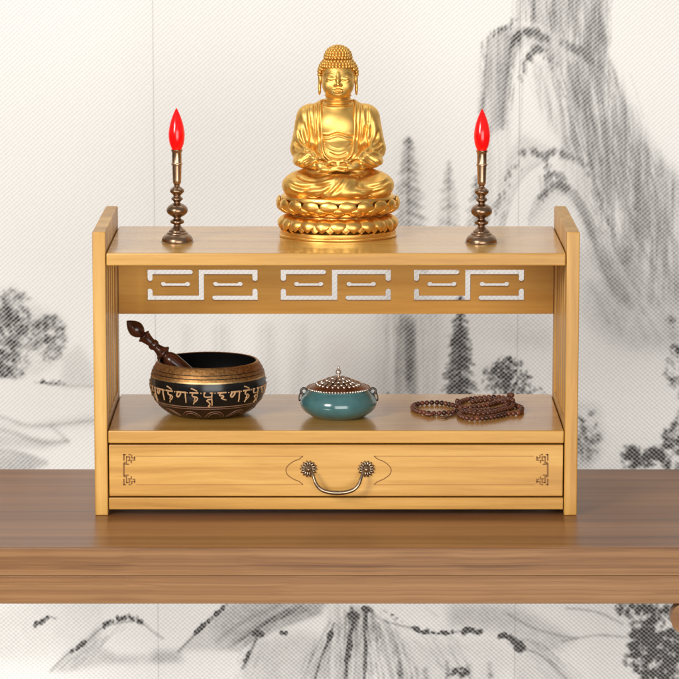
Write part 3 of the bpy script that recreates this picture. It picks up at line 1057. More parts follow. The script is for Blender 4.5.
# drawer pull
pr = []
for px in (308.6, 366.4):
    bm = bmesh.new()
    c = at(px, 469.0, 0.0)
    R = 8.6 / 808
    n = 14
    for k in range(n):
        a = 2 * PI * k / n
        m = Matrix.Translation((c.x + math.cos(a) * R * 0.62, yd - 0.0016, c.z + math.sin(a) * R * 0.62)) @ Matrix.Rotation(-a, 4, 'Y') @ Matrix.Diagonal((R * 0.42, 0.0024, R * 0.155, 1))
        bmesh.ops.create_uvsphere(bm, u_segments=10, v_segments=7, radius=1.0, matrix=m)
    b2 = [(0.0, 0.0095), (0.0012, 0.0094), (0.0026, 0.008), (0.003, 0.006), (0.0022, 0.005), (0.0036, 0.0042), (0.0046, 0.003), (0.0050, 0.0015), (0.0078, 0.0009), (0.0084, 0.0)]
    tmp = bmesh.new()
    lathe(tmp, b2, 24)
    bmesh.ops.transform(tmp, matrix=Matrix.Translation((c.x, yd, c.z)) @ Matrix.Rotation(PI / 2, 4, 'X'), verts=tmp.verts)
    mm = bpy.data.meshes.new('tmp'); tmp.to_mesh(mm); tmp.free(); bm.from_mesh(mm); bpy.data.meshes.remove(mm)
    bmesh.ops.recalc_face_normals(bm, faces=bm.faces)
    from_bm('handle_rosette', bm, M['handle'], DR, 60)
pts = [(311.6, 471.0, -0.0085), (313.6, 477, -0.013), (316.5, 484.5, -0.016), (321.5, 489.6, -0.0175), (329, 492.2, -0.018), (337.5, 492.8, -0.018),
       (346, 492.2, -0.018), (353.6, 489.6, -0.0175), (358.6, 484.5, -0.016), (361.5, 477, -0.013), (363.5, 471.0, -0.0085)]
w3 = []
for px, py, yy in pts:
    w3.append(at(px, py, yy))
bm = bmesh.new()
tube(bm, catmull(w3, 6), lambda s: 0.0014 + 0.0013 * math.sin(PI * s) ** 0.8, 12)
from_bm('handle_bail', bm, M['handle'], DR, 60)

# fretwork back board, cut through
yb0, yb1 = DEP - 0.014, DEP - 0.003
bz = lambda py: at(PX0, py, yb0).z
bxx = lambda px: at(px, 285, yb0).x
zA1, zA0 = zS1b - 0.0004, bz(313.4)
cu = bpy.data.curves.new('fret', 'CURVE')
cu.dimensions = '2D'
cu.fill_mode = 'BOTH'
cu.extrude = (yb1 - yb0) / 2 - 0.0006
cu.bevel_depth = 0.0006
cu.bevel_resolution = 1


def spl(pts):
    s = cu.splines.new('POLY')
    s.points.add(len(pts) - 1)
    for i, p in enumerate(pts):
        s.points[i].co = (p[0], p[1], 0, 1)
    s.use_cyclic_u = True


spl([(-XI + g_, zA0), (XI - g_, zA0), (XI - g_, zA1), (-XI + g_, zA1)])
hw = 3.1 / pxm(at(PX0, 285, yb0))
for dx in (0.0, 133.4, 266.7):
    G = lambda a, b: (bxx(a + dx), bz(b))
    for line in ([(149.9, 279.4), (149.9, 272.5), (190.2, 272.5)],
                 [(163.2, 284.2), (166.0, 285.2), (184.6, 285.2), (187.4, 284.2)],
                 [(149.9, 291.4), (149.9, 298.3), (201.2, 298.3), (201.2, 272.5), (254.9, 272.5), (254.9, 279.4)],
                 [(215.6, 284.2), (218.4, 285.2), (237.2, 285.2), (240.0, 284.2)],
                 [(214.6, 298.3), (254.9, 298.3), (254.9, 291.4)]):
        wd = hw if len(line) != 4 else hw * 0.86
        if len(line) == 4:
            (xa_, za_), (xe_, ze_) = G(line[0][0], 284.5), G(line[3][0], 284.5)
            r_, q_ = hw * 0.98, 1.0 / pxm(at(PX0, 285, yb0))
            zl, zh = bz(287.2), bz(283.0)
            al, ah = math.asin(max(-1, (zl - za_) / r_)), math.asin(min(1, (zh - za_) / r_))
            pl = [(xe_ + r_ * math.cos(v_), ze_ + r_ * math.sin(v_)) for v_ in [(-PI - al) + (2 * PI + al - ah) * i_ / 22 for i_ in range(23)]]
            pl += [(xa_ - r_ * math.cos(v_), za_ + r_ * math.sin(v_)) for v_ in [PI - ah - (2 * PI - ah + al) * i_ / 22 for i_ in range(23)]]
            spl(pl)
        else:
            spl(buffer_line([G(*p) for p in line], wd, 8))
co_ = bpy.data.objects.new('fret_tmp', cu)
COL.objects.link(co_)
dg = bpy.context.evaluated_depsgraph_get()
fm = bpy.data.meshes.new_from_object(co_.evaluated_get(dg))
bpy.data.objects.remove(co_)
fm.transform(Matrix.Translation((0, (yb0 + yb1) / 2, 0)) @ Matrix.Rotation(PI / 2, 4, 'X'))
fm.name = 'fretwork_board'
fm.materials.clear()
link('fretwork_board', fm, M['bam_back'], SH)
#==CANDLE==
# ------------------------------------------------------------------ candle lamps


def candle(px, pyb, label):
    c = on(px, pyb - 2.4, zS1)
    s = 1.0 / pxm(c)
    t_ = thing('candle_lamp', label, 'candle lamp', c, 'red electric candle lamps')
    py2z = lambda py: (pyb - 2.4 - py) / 0.986 * s
    base = [(0, 0), (15.4, 0), (15.6, 0.8), (15.5, 2.4), (14.9, 4.2), (13.4, 6.4), (11.4, 7.8), (10.6, 8.5), (10.3, 9.4), (8.6, 10.4), (8.4, 11.2), (7.9, 12.0), (6.2, 13.4), (4.4, 15.2), (3.6, 16.5),
            (3.5, 17.6), (5.9, 18.6), (7.0, 20.0), (6.6, 21.6), (4.6, 22.8), (3.7, 23.8), (3.8, 24.8), (6.6, 26.4), (9.4, 28.6), (10.6, 31.2), (10.3, 33.8), (8.4, 36.4), (5.4, 38.2), (3.6, 39.2), (3.3, 40.2),
            (4.4, 41.6), (5.8, 43.0), (5.2, 44.6), (3.8, 45.8), (3.7, 47.0), (5.2, 48.4), (7.1, 50.6), (7.0, 52.4), (5.0, 54.4), (3.2, 55.6), (2.7, 56.8), (3.3, 58.4)]
    bm = bmesh.new()
    lathe(bm, [(r * s, z * s) for r, z in sprof(base, 3)], 48)
    from_bm('candlestick', bm, M['bronze'], t_, 50)
    cup = [(0, 58.3), (3.3, 58.4), (4.1, 59.6), (4.3, 62), (4.75, 76.6), (4.9, 77.4), (5.7, 77.8), (5.75, 78.8), (5.0, 79.4), (4.85, 80.2), (4.85, 89.4), (5.1, 90.4), (5.8, 91.4), (5.9, 92.6), (5.3, 93.0), (4.7, 92.4), (4.4, 91.0), (0, 91.0)]
    bm = bmesh.new()
    lathe(bm, [(r * s, z * s) for r, z in cup], 40)
    from_bm('candle_cup', bm, M['bronze_light'], t_, 40)
    fl = [(0, 91.2), (3.4, 91.6), (5.4, 94.2), (7.3, 99.5), (8.1, 105.5), (8.0, 110.5), (6.9, 117), (5.2, 123), (3.1, 128.4), (1.5, 131.8), (0.5, 133.6), (0, 134.2)]
    bm = bmesh.new()
    lathe(bm, [(r * s, z * s) for r, z in sprof(fl, 4)], 40)
    from_bm('flame_bulb', bm, M['bulb'], t_, 180)
    return t_


candle(177.4, 244.2, 'bronze candle lamp with glowing red bulb, above the black lettered bowl')
candle(481.3, 245.0, 'bronze candle lamp with glowing red bulb, on the same end as the prayer beads')
#==BUDDHA==
# ------------------------------------------------------------------ sculpting by distance field


class SDF:
    def __init__(s, lo, hi, h):
        s.h = h
        s.lo = np.array(lo, np.float32)
        s.n = [int((b - a) / h) + 1 for a, b in zip(lo, hi)]
        s.ax = [(s.lo[i] + h * np.arange(s.n[i])).astype(np.float32) for i in range(3)]
        s.F = np.full(s.n, 50.0, np.float32)

    def sub(s, lo, hi, pad):
        out = []
        for i in range(3):
            a = max(0, int((lo[i] - pad - s.lo[i]) / s.h))
            b = min(s.n[i], int((hi[i] + pad - s.lo[i]) / s.h) + 2)
            out.append(slice(a, max(a, b)))
        g = (s.ax[0][out[0]][:, None, None], s.ax[1][out[1]][None, :, None], s.ax[2][out[2]][None, None, :])
        return tuple(out), g

    def mix(s, sl_, d, k, op):
        f = s.F[sl_]
        if op == 'add':
            h_ = np.clip(0.5 + 0.5 * (f - d) / k, 0, 1)
            s.F[sl_] = f * (1 - h_) + d * h_ - k * h_ * (1 - h_)
        else:
            h_ = np.clip(0.5 - 0.5 * (f + d) / k, 0, 1)
            s.F[sl_] = f * (1 - h_) - d * h_ + k * h_ * (1 - h_)

    def ell(s, c, r, k=2.0, op='add', rot=None):
        R_ = max(r)
        sl_, (x, y, z) = s.sub([c[i] - (R_ if rot else r[i]) for i in range(3)], [c[i] + (R_ if rot else r[i]) for i in range(3)], k + 6)
        x, y, z = x - c[0], y - c[1], z - c[2]
        if rot:
            a, axn = rot
            ca_, sa_ = math.cos(a), math.sin(a)
            if axn == 'y':
                x, z = x * ca_ + z * sa_, -x * sa_ + z * ca_
            elif axn == 'x':
                y, z = y * ca_ + z * sa_, -y * sa_ + z * ca_
            else:
                x, y = x * ca_ + y * sa_, -x * sa_ + y * ca_
        k0 = np.sqrt((x / r[0]) ** 2 + (y / r[1]) ** 2 + (z / r[2]) ** 2) + 1e-6
        k1 = np.sqrt((x / r[0] ** 2) ** 2 + (y / r[1] ** 2) ** 2 + (z / r[2] ** 2) ** 2) + 1e-6
        s.mix(sl_, (k0 * (k0 - 1) / k1).astype(np.float32), k, op)

    def cap(s, a, b, ra, rb, k=2.0, op='add'):
        R_ = max(ra, rb)
        sl_, (x, y, z) = s.sub([min(a[i], b[i]) - R_ for i in range(3)], [max(a[i], b[i]) + R_ for i in range(3)], k + 6)
        d = [b[i] - a[i] for i in range(3)]
        t_ = np.clip(((x - a[0]) * d[0] + (y - a[1]) * d[1] + (z - a[2]) * d[2]) / (d[0] ** 2 + d[1] ** 2 + d[2] ** 2), 0, 1)
        q_ = np.sqrt((x - a[0] - t_ * d[0]) ** 2 + (y - a[1] - t_ * d[1]) ** 2 + (z - a[2] - t_ * d[2]) ** 2)
        s.mix(sl_, (q_ - (ra + (rb - ra) * t_)).astype(np.float32), k, op)

    def path(s, pts, r0, r1, k=1.0, op='add'):
        n = len(pts) - 1
        for i in range(n):
            s.cap(pts[i], pts[i + 1], r0 + (r1 - r0) * i / n, r0 + (r1 - r0) * (i + 1) / n, k, op)

    def mesh(s):
        F = s.F
        ins = F < 0
        nx, ny, nz = F.shape
        cnt = np.zeros((nx - 1, ny - 1, nz - 1), np.int8)
        for a in (0, 1):
            for b in (0, 1):
                for c in (0, 1):
                    cnt += ins[a:nx - 1 + a, b:ny - 1 + b, c:nz - 1 + c]
        act = np.argwhere((cnt > 0) & (cnt < 8))
        idx = np.full(cnt.shape, -1, np.int64)
        idx[act[:, 0], act[:, 1], act[:, 2]] = np.arange(len(act))
        acc = np.zeros((len(act), 3)); w = np.zeros(len(act))
        cor = [(a, b, c) for a in (0, 1) for b in (0, 1) for c in (0, 1)]
        for p in cor:
            for ax_ in range(3):
                if p[ax_]:
                    continue
                q_ = list(p); q_[ax_] = 1
                f0 = F[act[:, 0] + p[0], act[:, 1] + p[1], act[:, 2] + p[2]]
                f1 = F[act[:, 0] + q_[0], act[:, 1] + q_[1], act[:, 2] + q_[2]]
                m = (f0 < 0) != (f1 < 0)
                t_ = np.where(m, f0 / np.where(m, f0 - f1, 1), 0)
                for d in range(3):
                    acc[:, d] += np.where(m, p[d] + (t_ if d == ax_ else 0), 0)
                w += m
        V = (act + acc / w[:, None]) * s.h + s.lo
        Q = []
        for ax_ in range(3):
            o = [1, 1, 1]; o[ax_] = 0
            A = ins[o[0]:nx - 1, o[1]:ny - 1, o[2]:nz - 1]
            sh = [slice(o[i], (nx, ny, nz)[i] - 1) for i in range(3)]
            sh2 = list(sh); sh2[ax_] = slice(1, (nx, ny, nz)[ax_])
            A, B = ins[tuple(sh)], ins[tuple(sh2)]
            e = np.argwhere(A != B)
            flip = A[e[:, 0], e[:, 1], e[:, 2]]
            e = e + np.array(o)
            u_, v_ = [(1, 2), (2, 0), (0, 1)][ax_]
            def cell(du, dv):
                c = e.copy(); c[:, u_] -= du; c[:, v_] -= dv
                return idx[c[:, 0], c[:, 1], c[:, 2]]
            qd = np.stack([cell(1, 1), cell(0, 1), cell(0, 0), cell(1, 0)], 1)
            qd[~flip] = qd[~flip][:, ::-1]
            Q.append(qd)
        return V, np.concatenate(Q)


def vnormals(V, Q):
    a, b, c, d = (V[Q[:, i]] for i in range(4))
    n = np.cross(c - a, d - b)
    N = np.zeros_like(V)
    for i in range(4):
        np.add.at(N, Q[:, i], n)
    return N / (np.linalg.norm(N, axis=1, keepdims=True) + 1e-9)


def relax(V, Q, it=1, lam=0.5):
    E = np.concatenate([Q[:, [0, 1]], Q[:, [1, 2]], Q[:, [2, 3]], Q[:, [3, 0]]])
    for _ in range(it):
        S = np.zeros_like(V); c = np.zeros(len(V))
        np.add.at(S, E[:, 0], V[E[:, 1]]); np.add.at(c, E[:, 0], 1)
        np.add.at(S, E[:, 1], V[E[:, 0]]); np.add.at(c, E[:, 1], 1)
        V = V + lam * (S / c[:, None] - V)
    return V


def seg_dist(P2, pts):
    best = np.full(len(P2), 1e9); par = np.zeros(len(P2))
    n = len(pts) - 1
    for i in range(n):
        a, b = np.array(pts[i]), np.array(pts[i + 1])
        d = b - a
        t_ = np.clip(((P2 - a) @ d) / (d @ d + 1e-9), 0, 1)
        q_ = np.hypot(*(P2 - a - t_[:, None] * d).T)
        m = q_ < best
        best[m] = q_[m]; par[m] = (i + t_[m]) / n
    return best, par


def np_mesh(name, V, Q, mat, parent):
    me = bpy.data.meshes.new(name)
    me.vertices.add(len(V)); me.vertices.foreach_set('co', V.astype(np.float32).ravel())
    me.loops.add(Q.size); me.loops.foreach_set('vertex_index', Q.astype(np.int32).ravel())
    me.polygons.add(len(Q)); me.polygons.foreach_set('loop_start', np.arange(0, Q.size, 4, dtype=np.int32))
    me.update()
    me.polygons.foreach_set('use_smooth', [True] * len(Q))
    return link(name, me, mat, parent)


# statue: local unit = one photograph pixel at the statue
BC = on(338.0, 235.8, zS1)
US = 1.0 / pxm(BC)
BU = thing('buddha_statue', 'golden statue of a seated meditating Buddha on a lotus pedestal', 'statue', BC)
BU.scale = (1, 1, 0.985)

body = SDF((-30, -50, 62), (30, 26, 190), 0.5)
# chest and belly (inside the robe)
body.ell((0, 2, 112), (27, 16.0, 28), 3)
body.cap((-20, 3, 126), (20, 3, 126), 9, 9, 5)
body.ell((0, -5, 84), (22, 16, 19), 5)
body.ell((0, -7.5, 112), (19, 8.5, 16), 6)
# neck with folds
body.cap((0, 2, 130), (0, 1, 148), 12.6, 12.0, 4)
for zz, rr in ((143.0, 12.7), (138.4, 13.2), (133.6, 14.0)):
    body.ell((0, 0.5, zz), (rr + 0.9, rr + 0.9, 2.0), 1.2)
# head
body.ell((0, 1, 164.5), (17.2, 18.2, 18.5), 2)
body.ell((0, -4.5, 154), (14.6, 13.2, 12.6), 5)
body.ell((0, -10.5, 146.5), (7.6, 6.2, 4.6), 4)
for sg in (-1, 1):
    body.ell((sg * 8.2, -9.2, 153.5), (7.0, 7.0, 7.6), 4)           # cheeks
    body.ell((sg * 6.9, -14.9, 161.0), (5.2, 3.1, 3.0), 1.6)        # lids
    body.ell((sg * 2.7, -19.2, 154.9), (1.7, 1.8, 1.4), 0.8)        # nostrils
    # ears
    body.ell((sg * 18.0, 2.5, 159.5), (1.9, 4.6, 7.4), 1.5)
    body.ell((sg * 18.4, 1.8, 149.0), (1.7, 3.0, 6.2), 2.0)
    body.ell((sg * 19.4, 0.6, 158.5), (1.0, 2.2, 4.4), 0.8, 'cut')
    body.ell((sg * 19.6, 1.2, 147.5), (1.0, 1.2, 2.6), 0.8, 'cut')
body.path([(0, -16.9, 166), (0, -19.0, 160), (0, -20.8, 155.9)], 1.2, 2.0, 2.0)
body.path([(-4.4, -17.3, 149.9), (-2, -18.5, 150.5), (0, -18.6, 150.3), (2, -18.5, 150.5), (4.4, -17.3, 149.9)], 0.45, 0.45, 1.3)
body.path([(-3.6, -17.2, 148.2), (0, -18.3, 147.5), (3.6, -17.2, 148.2)], 0.5, 0.5, 1.3)
body.path([(0, -19.3, 152.6), (0, -19.2, 151.6)], 0.5, 0.5, 0.5, 'cut')
body.path([(-3, -18.0, 145.5), (3, -18.0, 145.5)], 0.4, 0.4, 1.0, 'cut')
# forearms and hands resting in the lap, thumbs touching
for sg in (-1, 1):
    body.cap((sg * 26, -20, 79), (sg * 17, -34, 75.5), 5.6, 4.6, 2)
    body.ell((sg * 10.5, -37.5, 73.0 + sg * 1.0), (8.2, 5.4, 3.4), 1.6)
    zo = 1.6 if sg > 0 else -1.2
    for i, (yo, ln_) in enumerate(((-42.6, 14.5), (-40.4, 16.5), (-38.0, 17.5), (-35.6, 16.5))):
        x_a = sg * 8.5
        x_b = sg * (8.5 - ln_)
        body.path([(x_a, yo + 0.6, 73.0 + zo), ((x_a + x_b) / 2, yo - 0.2, 73.9 + zo - i * 0.15), (x_b, yo + 0.4, 72.4 + zo)], 1.75, 1.25, 0.35)
    body.path([(sg * 13.5, -36.5, 75.5), (sg * 9.0, -39.5, 79.5), (sg * 4.8, -41.0, 81.2), (sg * 0.9, -41.6, 80.6)], 2.2, 1.4, 0.6)
    body.path([(sg * 0.9, -41.6, 80.4), (sg * 1.0, -42.0, 77.5)], 1.4, 1.2, 0.6)
V, Q = body.mesh()
V = relax(V, Q, 1, 0.35)
N = vnormals(V, Q)
P2 = np.stack([V[:, 0] + 338, 234 - 0.986 * V[:, 2] - 0.165 * V[:, 1]], 1)      # front view, photograph pixels
front = np.clip(-N[:, 1] * 1.6, 0, 1) * (V[:, 2] < 128)
disp = np.zeros(len(V))
for pts, A, w_ in (([(322, 134.6), (329, 134.8), (333, 133.4), (338, 132.2), (343, 133.4), (347, 134.8), (354, 134.6)], 0.9, 0.9), ([(325, 143), (331, 147.4), (338, 149.2), (345, 147.4), (351, 143)], 0.5, 1.0),
                   ([(330, 152), (334, 154), (338, 154.8), (342, 154), (346, 152)], 0.4, 0.9)):
    d, par = seg_dist(P2, [tuple(p) for p in catmull(pts, 5)])
    disp -= A * np.exp(-(d / w_) ** 2) - 0.6 * A * np.exp(-((d - 2.0) / 1.2) ** 2)
below = (P2[:, 1] > 134) & (np.abs(V[:, 0]) < 19) & (V[:, 1] < -4) & (V[:, 1] > -30)
disp += 0.5 * below
facem = (V[:, 1] < -8) & (V[:, 2] > 144) & (V[:, 2] < 170)
XZ = V[:, [0, 2]]
fd = np.zeros(len(V))
for sg in (-1, 1):
    d, par = seg_dist(XZ, [tuple(p) for p in catmull([(sg * 2.9, 160.6), (sg * 5.0, 159.3), (sg * 7.6, 158.9), (sg * 10.0, 159.6), (sg * 11.8, 160.9)], 5)])
    fd -= 0.7 * np.exp(-(d / 0.6) ** 2) * np.clip(np.minimum(par, 1 - par) * 8, 0.3, 1)
    d, par = seg_dist(XZ, [tuple(p) for p in catmull([(sg * 2.2, 164.2), (sg * 4.2, 166.4), (sg * 7.6, 167.6), (sg * 11.0, 167.0), (sg * 13.6, 164.8)], 5)])
    fd += 0.38 * np.exp(-(d / 0.9) ** 2)
d, par = seg_dist(XZ, [tuple(p) for p in catmull([(-5.0, 149.9), (-2.4, 149.25), (0, 149.1), (2.4, 149.25), (5.0, 149.9)], 5)])
fd -= 0.6 * np.exp(-(d / 0.6) ** 2)
V = V + N * (disp * front + fd * facem)[:, None]
np_mesh('body', V * US, Q, M['gold'], BU)

robe = SDF((-60, -56, 40), (60, 34, 144), 0.62)
robe.ell((0, 3, 112), (30, 18.5, 29), 3)
robe.cap((-26, 3, 122.5), (26, 3, 122.5), 11.5, 11.5, 6)
robe.cap((-12, 3, 131), (12, 3, 131), 6.0, 6.0, 8)
robe.ell((0, -4, 84), (25, 18, 21), 6)
robe.ell((0, 8, 62), (36, 20, 20), 6)
for sg in (-1, 1):
    robe.cap((sg * 30, 3, 120), (sg * 35.5, -1, 90), 11.8, 11.6, 5)
    robe.cap((sg * 36, -3, 88), (sg * 22, -27, 78.5), 10.6, 7.6, 4)
    robe.ell((sg * 32, -14, 78), (13, 15, 7.0), 4)
    robe.cap((sg * 16, 8, 57), (sg * 37, -12, 54.5), 16.5, 13.8, 4)
    robe.ell((sg * 38.8, -15, 53.6), (17, 20, 13.2), 3)
    robe.cap((sg * 36, -20, 51.5), (-sg * 6, -37, 51), 12.0, 9.0, 3)
    # sleeve mouth
    robe.ell((sg * 17.5, -33.0, 76.5), (3.2, 5.4, 5.2), 1.2, 'cut', (sg * 0.9, 'z'))
robe.ell((0, -33, 58), (20, 13, 9), 5)
robe.ell((0, -36, 49.5), (32, 11, 6.5), 4)
# open front
x, y, z = robe.ax[0][:, None, None], robe.ax[1][None, :, None], robe.ax[2][None, None, :]
tz = np.clip(z, 92.5, 170)
Ud = np.sqrt(x ** 2 + (z - tz) ** 2) - (14.0 + 0.05 * (z - 92))
cut = np.maximum(Ud, y - 3.0)
f = robe.F
hh = np.clip(0.5 - 0.5 * (f + cut) / 1.4, 0, 1)
robe.F = (f * (1 - hh) - cut * hh + 1.4 * hh * (1 - hh)).astype(np.float32)
# room for the neck all round
nk = np.sqrt(x ** 2 + (y - 1.5) ** 2) - 14.6
nk = np.maximum(nk, 128 - z)
f = robe.F
hh = np.clip(0.5 - 0.5 * (f + nk) / 1.4, 0, 1)
robe.F = (f * (1 - hh) - nk * hh + 1.4 * hh * (1 - hh)).astype(np.float32)
V, Q = robe.mesh()
V = relax(V, Q, 2, 0.4)
N = vnormals(V, Q)
P2 = np.stack([V[:, 0] + 338, 234 - 0.986 * V[:, 2] - 0.165 * V[:, 1]], 1)
front = np.clip(-N[:, 1] * 1.7 + 0.25, 0, 1)
Z2 = lambda pts, ox=275, oy=120, k=9.7: [(ox + a / k, oy + b / k) for a, b in pts]
folds = [  # polyline in photograph pixels, depth, width
    (Z2([(190, 190), (240, 245), (300, 285), (345, 300)]), 1.5, 1.3), (Z2([(195, 255), (250, 285), (320, 300)]), 0.9, 1.0),
    (Z2([(205, 445), (270, 390), (340, 345), (400, 335)]), 1.4, 1.3), (Z2([(235, 450), (320, 400), (400, 365)]), 1.3, 1.2), (Z2([(290, 455), (360, 430), (430, 395)]), 1.1, 1.1),
    (Z2([(200, 370), (250, 340), (320, 310)]), 1.1, 1.2), (Z2([(330, 20), (352, 120), (345, 200), (330, 285)]), 1.6, 1.5), (Z2([(285, 20), (305, 130), (312, 210), (318, 285)]), 1.2, 1.3),
    (Z2([(225, 70), (250, 160), (285, 230), (320, 290)]), 1.2, 1.2), (Z2([(345, 290), (400, 345), (470, 395), (530, 410)]), 1.4, 1.4), (Z2([(370, 260), (430, 330), (500, 375)]), 1.0, 1.1),
    (Z2([(205, 520), (260, 558), (340, 582), (470, 578), (550, 548), (580, 528)]), 1.5, 1.5), (Z2([(120, 590), (200, 640), (300, 660), (430, 648), (530, 618), (572, 585)]), 1.6, 1.6),
    (Z2([(88, 610), (150, 680), (260, 720), (400, 715), (500, 690), (560, 650)]), 1.5, 1.6), (Z2([(120, 700), (220, 750), (350, 762), (480, 735), (590, 680)]), 1.3, 1.4),
    (Z2([(160, 480), (260, 495), (400, 505), (520, 505)]), 1.5, 1.4), (Z2([(640, 560), (560, 640), (470, 720), (380, 770)]), 1.3, 1.4), (Z2([(690, 560), (620, 660), (540, 740)]), 1.2, 1.4)]
mir = []
for pts, A, w_ in folds:
    jit = [(676.5 - a + RNG.normal() * 0.6, b + RNG.normal() * 0.5) for a, b in pts]
    mir.append((jit, A * (0.85 + 0.3 * RNG.random()), w_))
K3 = lambda pts: Z2(pts, 335, 120)
mir = [m for i, m in enumerate(mir) if i not in (11, 12, 13, 14, 16, 17)]
mir += [(K3([(230, 500), (330, 520), (440, 480)]), 1.2, 1.3), (K3([(240, 650), (350, 655), (460, 620), (540, 560)]), 1.6, 1.6), (K3([(230, 690), (350, 700), (470, 665), (550, 610)]), 1.5, 1.5),
        (K3([(222, 520), (230, 560), (222, 640)]), 1.0, 1.4), (K3([(240, 460), (260, 440), (330, 445)]), 1.0, 1.1)]
disp = np.zeros(len(V))
for pts, A, w_ in folds + mir:
    d, par = seg_dist(P2, [tuple(p) for p in catmull(pts, 5)])
    tap = np.clip(np.minimum(par, 1 - par) * 6, 0.15, 1)
    disp += tap * A * (-np.exp(-(d / w_) ** 2) + 0.62 * np.exp(-((d - 2.3 * w_) / (1.15 * w_)) ** 2))
disp = np.clip(disp * 0.82, -2.0, 1.4)
# bands along the open edge
tzv = np.clip(V[:, 2], 92.5, 170)
Uv = np.sqrt(V[:, 0] ** 2 + (V[:, 2] - tzv) ** 2) - (14.0 + 0.05 * (V[:, 2] - 92))
band = (V[:, 2] > 74) & (V[:, 1] < 3)
disp += band * (1.0 * np.exp(-((Uv - 1.6) / 1.3) ** 2) - 0.9 * np.exp(-((Uv - 3.6) / 0.9) ** 2) + 0.6 * np.exp(-((Uv - 5.4) / 1.2) ** 2) - 0.7 * np.exp(-((Uv - 7.4) / 1.0) ** 2) + 0.5 * np.exp(-((Uv - 9.4) / 1.4) ** 2) - 0.8 * np.exp(-((Uv - 13.5) / 1.2) ** 2) * (V[:, 2] > 90) + 0.5 * np.exp(-((Uv - 15.8) / 1.4) ** 2) * (V[:, 2] > 90))
# long soft folds down the sleeves, all the way round
disp += 0.5 * np.sin(V[:, 0] * 0.55 + V[:, 2] * 0.22) * np.clip((V[:, 2] - 82) / 20, 0, 1) * (np.abs(V[:, 0]) > 27)
V = V + N * (disp * front)[:, None]
V = relax(V, Q, 1, 0.3)
np_mesh('robe', V * US, Q, M['gold'], BU)

# hair: cap, crown bump and rows of snail curls
bm = bmesh.new()
HC, HR = np.array((0, 2.0, 165.5)), np.array((19.2, 19.0, 18.0))
UC, UR = np.array((0, 2.5, 180.6)), np.array((13.0, 13.0, 11.8))


def hairline(y):
    return 171.2 if y < -9 else (171.2 - (y + 9) * 1.5 if y < -1 else (159.2 if y < 8 else 146.0))


lathe(bm, [(19.0 * math.cos(a), 165.5 + 17.7 * math.sin(a)) for a in [0.34 + (PI / 2 - 0.34) * k / 12 for k in range(12)]] + [(0, 183.2)], 36, (0, 2, 0), 1, 1)
lathe(bm, [(UR[0] * math.cos(a), UC[2] + UR[2] * math.sin(a)) for a in [(PI / 2) * k / 9 for k in range(9)]] + [(0, UC[2] + UR[2])], 30, (0, 2.5, 0), 1, 1)
bc = []
row = 0
a = -0.75
while a < 1.2:
    rr = HR[0] * math.cos(a)
    z = HC[2] + HR[2] * math.sin(a)
    n = max(6, int(2 * PI * rr / 3.35))
    for k in range(n):
        th_ = 2 * PI * (k + 0.5 * (row % 2)) / n
        p = (rr * math.cos(th_), HC[1] + rr * math.sin(th_) * 0.99, z)
        if p[2] < hairline(p[1]) or (abs(p[0]) > 16 and p[2] < 163 and p[1] < 6):
            continue
        bc.append(p)
    row += 1
    a += 3.0 / HR[2]
a = 0.05
while a < 1.56:
    rr = UR[0] * math.cos(a)
    z = UC[2] + UR[2] * math.sin(a)
    n = max(1, int(2 * PI * rr / 3.2))
    for k in range(n):
        th_ = 2 * PI * (k + 0.5 * (row % 2)) / n
        bc.append((rr * math.cos(th_), UC[1] + rr * math.sin(th_), z))
    row += 1
    a += 2.7 / UR[2]
for p in bc:
    ball(bm, p, 1.78, 8, 6)
for v_ in bm.verts:
    v_.co *= US
from_bm('hair', bm, M['gold_hair'], BU, 180)

# lotus pedestal
EY = 0.80
bm = bmesh.new()
prof = [(0, 0), (57.5, 0), (58.6, 0.7), (58.6, 2.2), (57.6, 2.9), (57.8, 3.6), (57.8, 6.4), (56.6, 7.2), (54, 7.6), (52, 10), (50.5, 15), (48, 19.0), (45.6, 20.6), (45.4, 22.0), (46.6, 22.8), (45.8, 23.8), (46.0, 25.6), (50, 29), (52, 33.0), (53.0, 35.0), (55.6, 36.0), (57.0, 38.0), (57.2, 40.0), (56.2, 42.2), (53.6, 43.4), (50, 43.6), (0, 43.4)]
lathe(bm, [(r * US, z * US) for r, z in prof], 96, (0, 0, 0), 1, EY)
PD = from_bm('lotus_pedestal', bm, M['gold_base'], BU, 35)


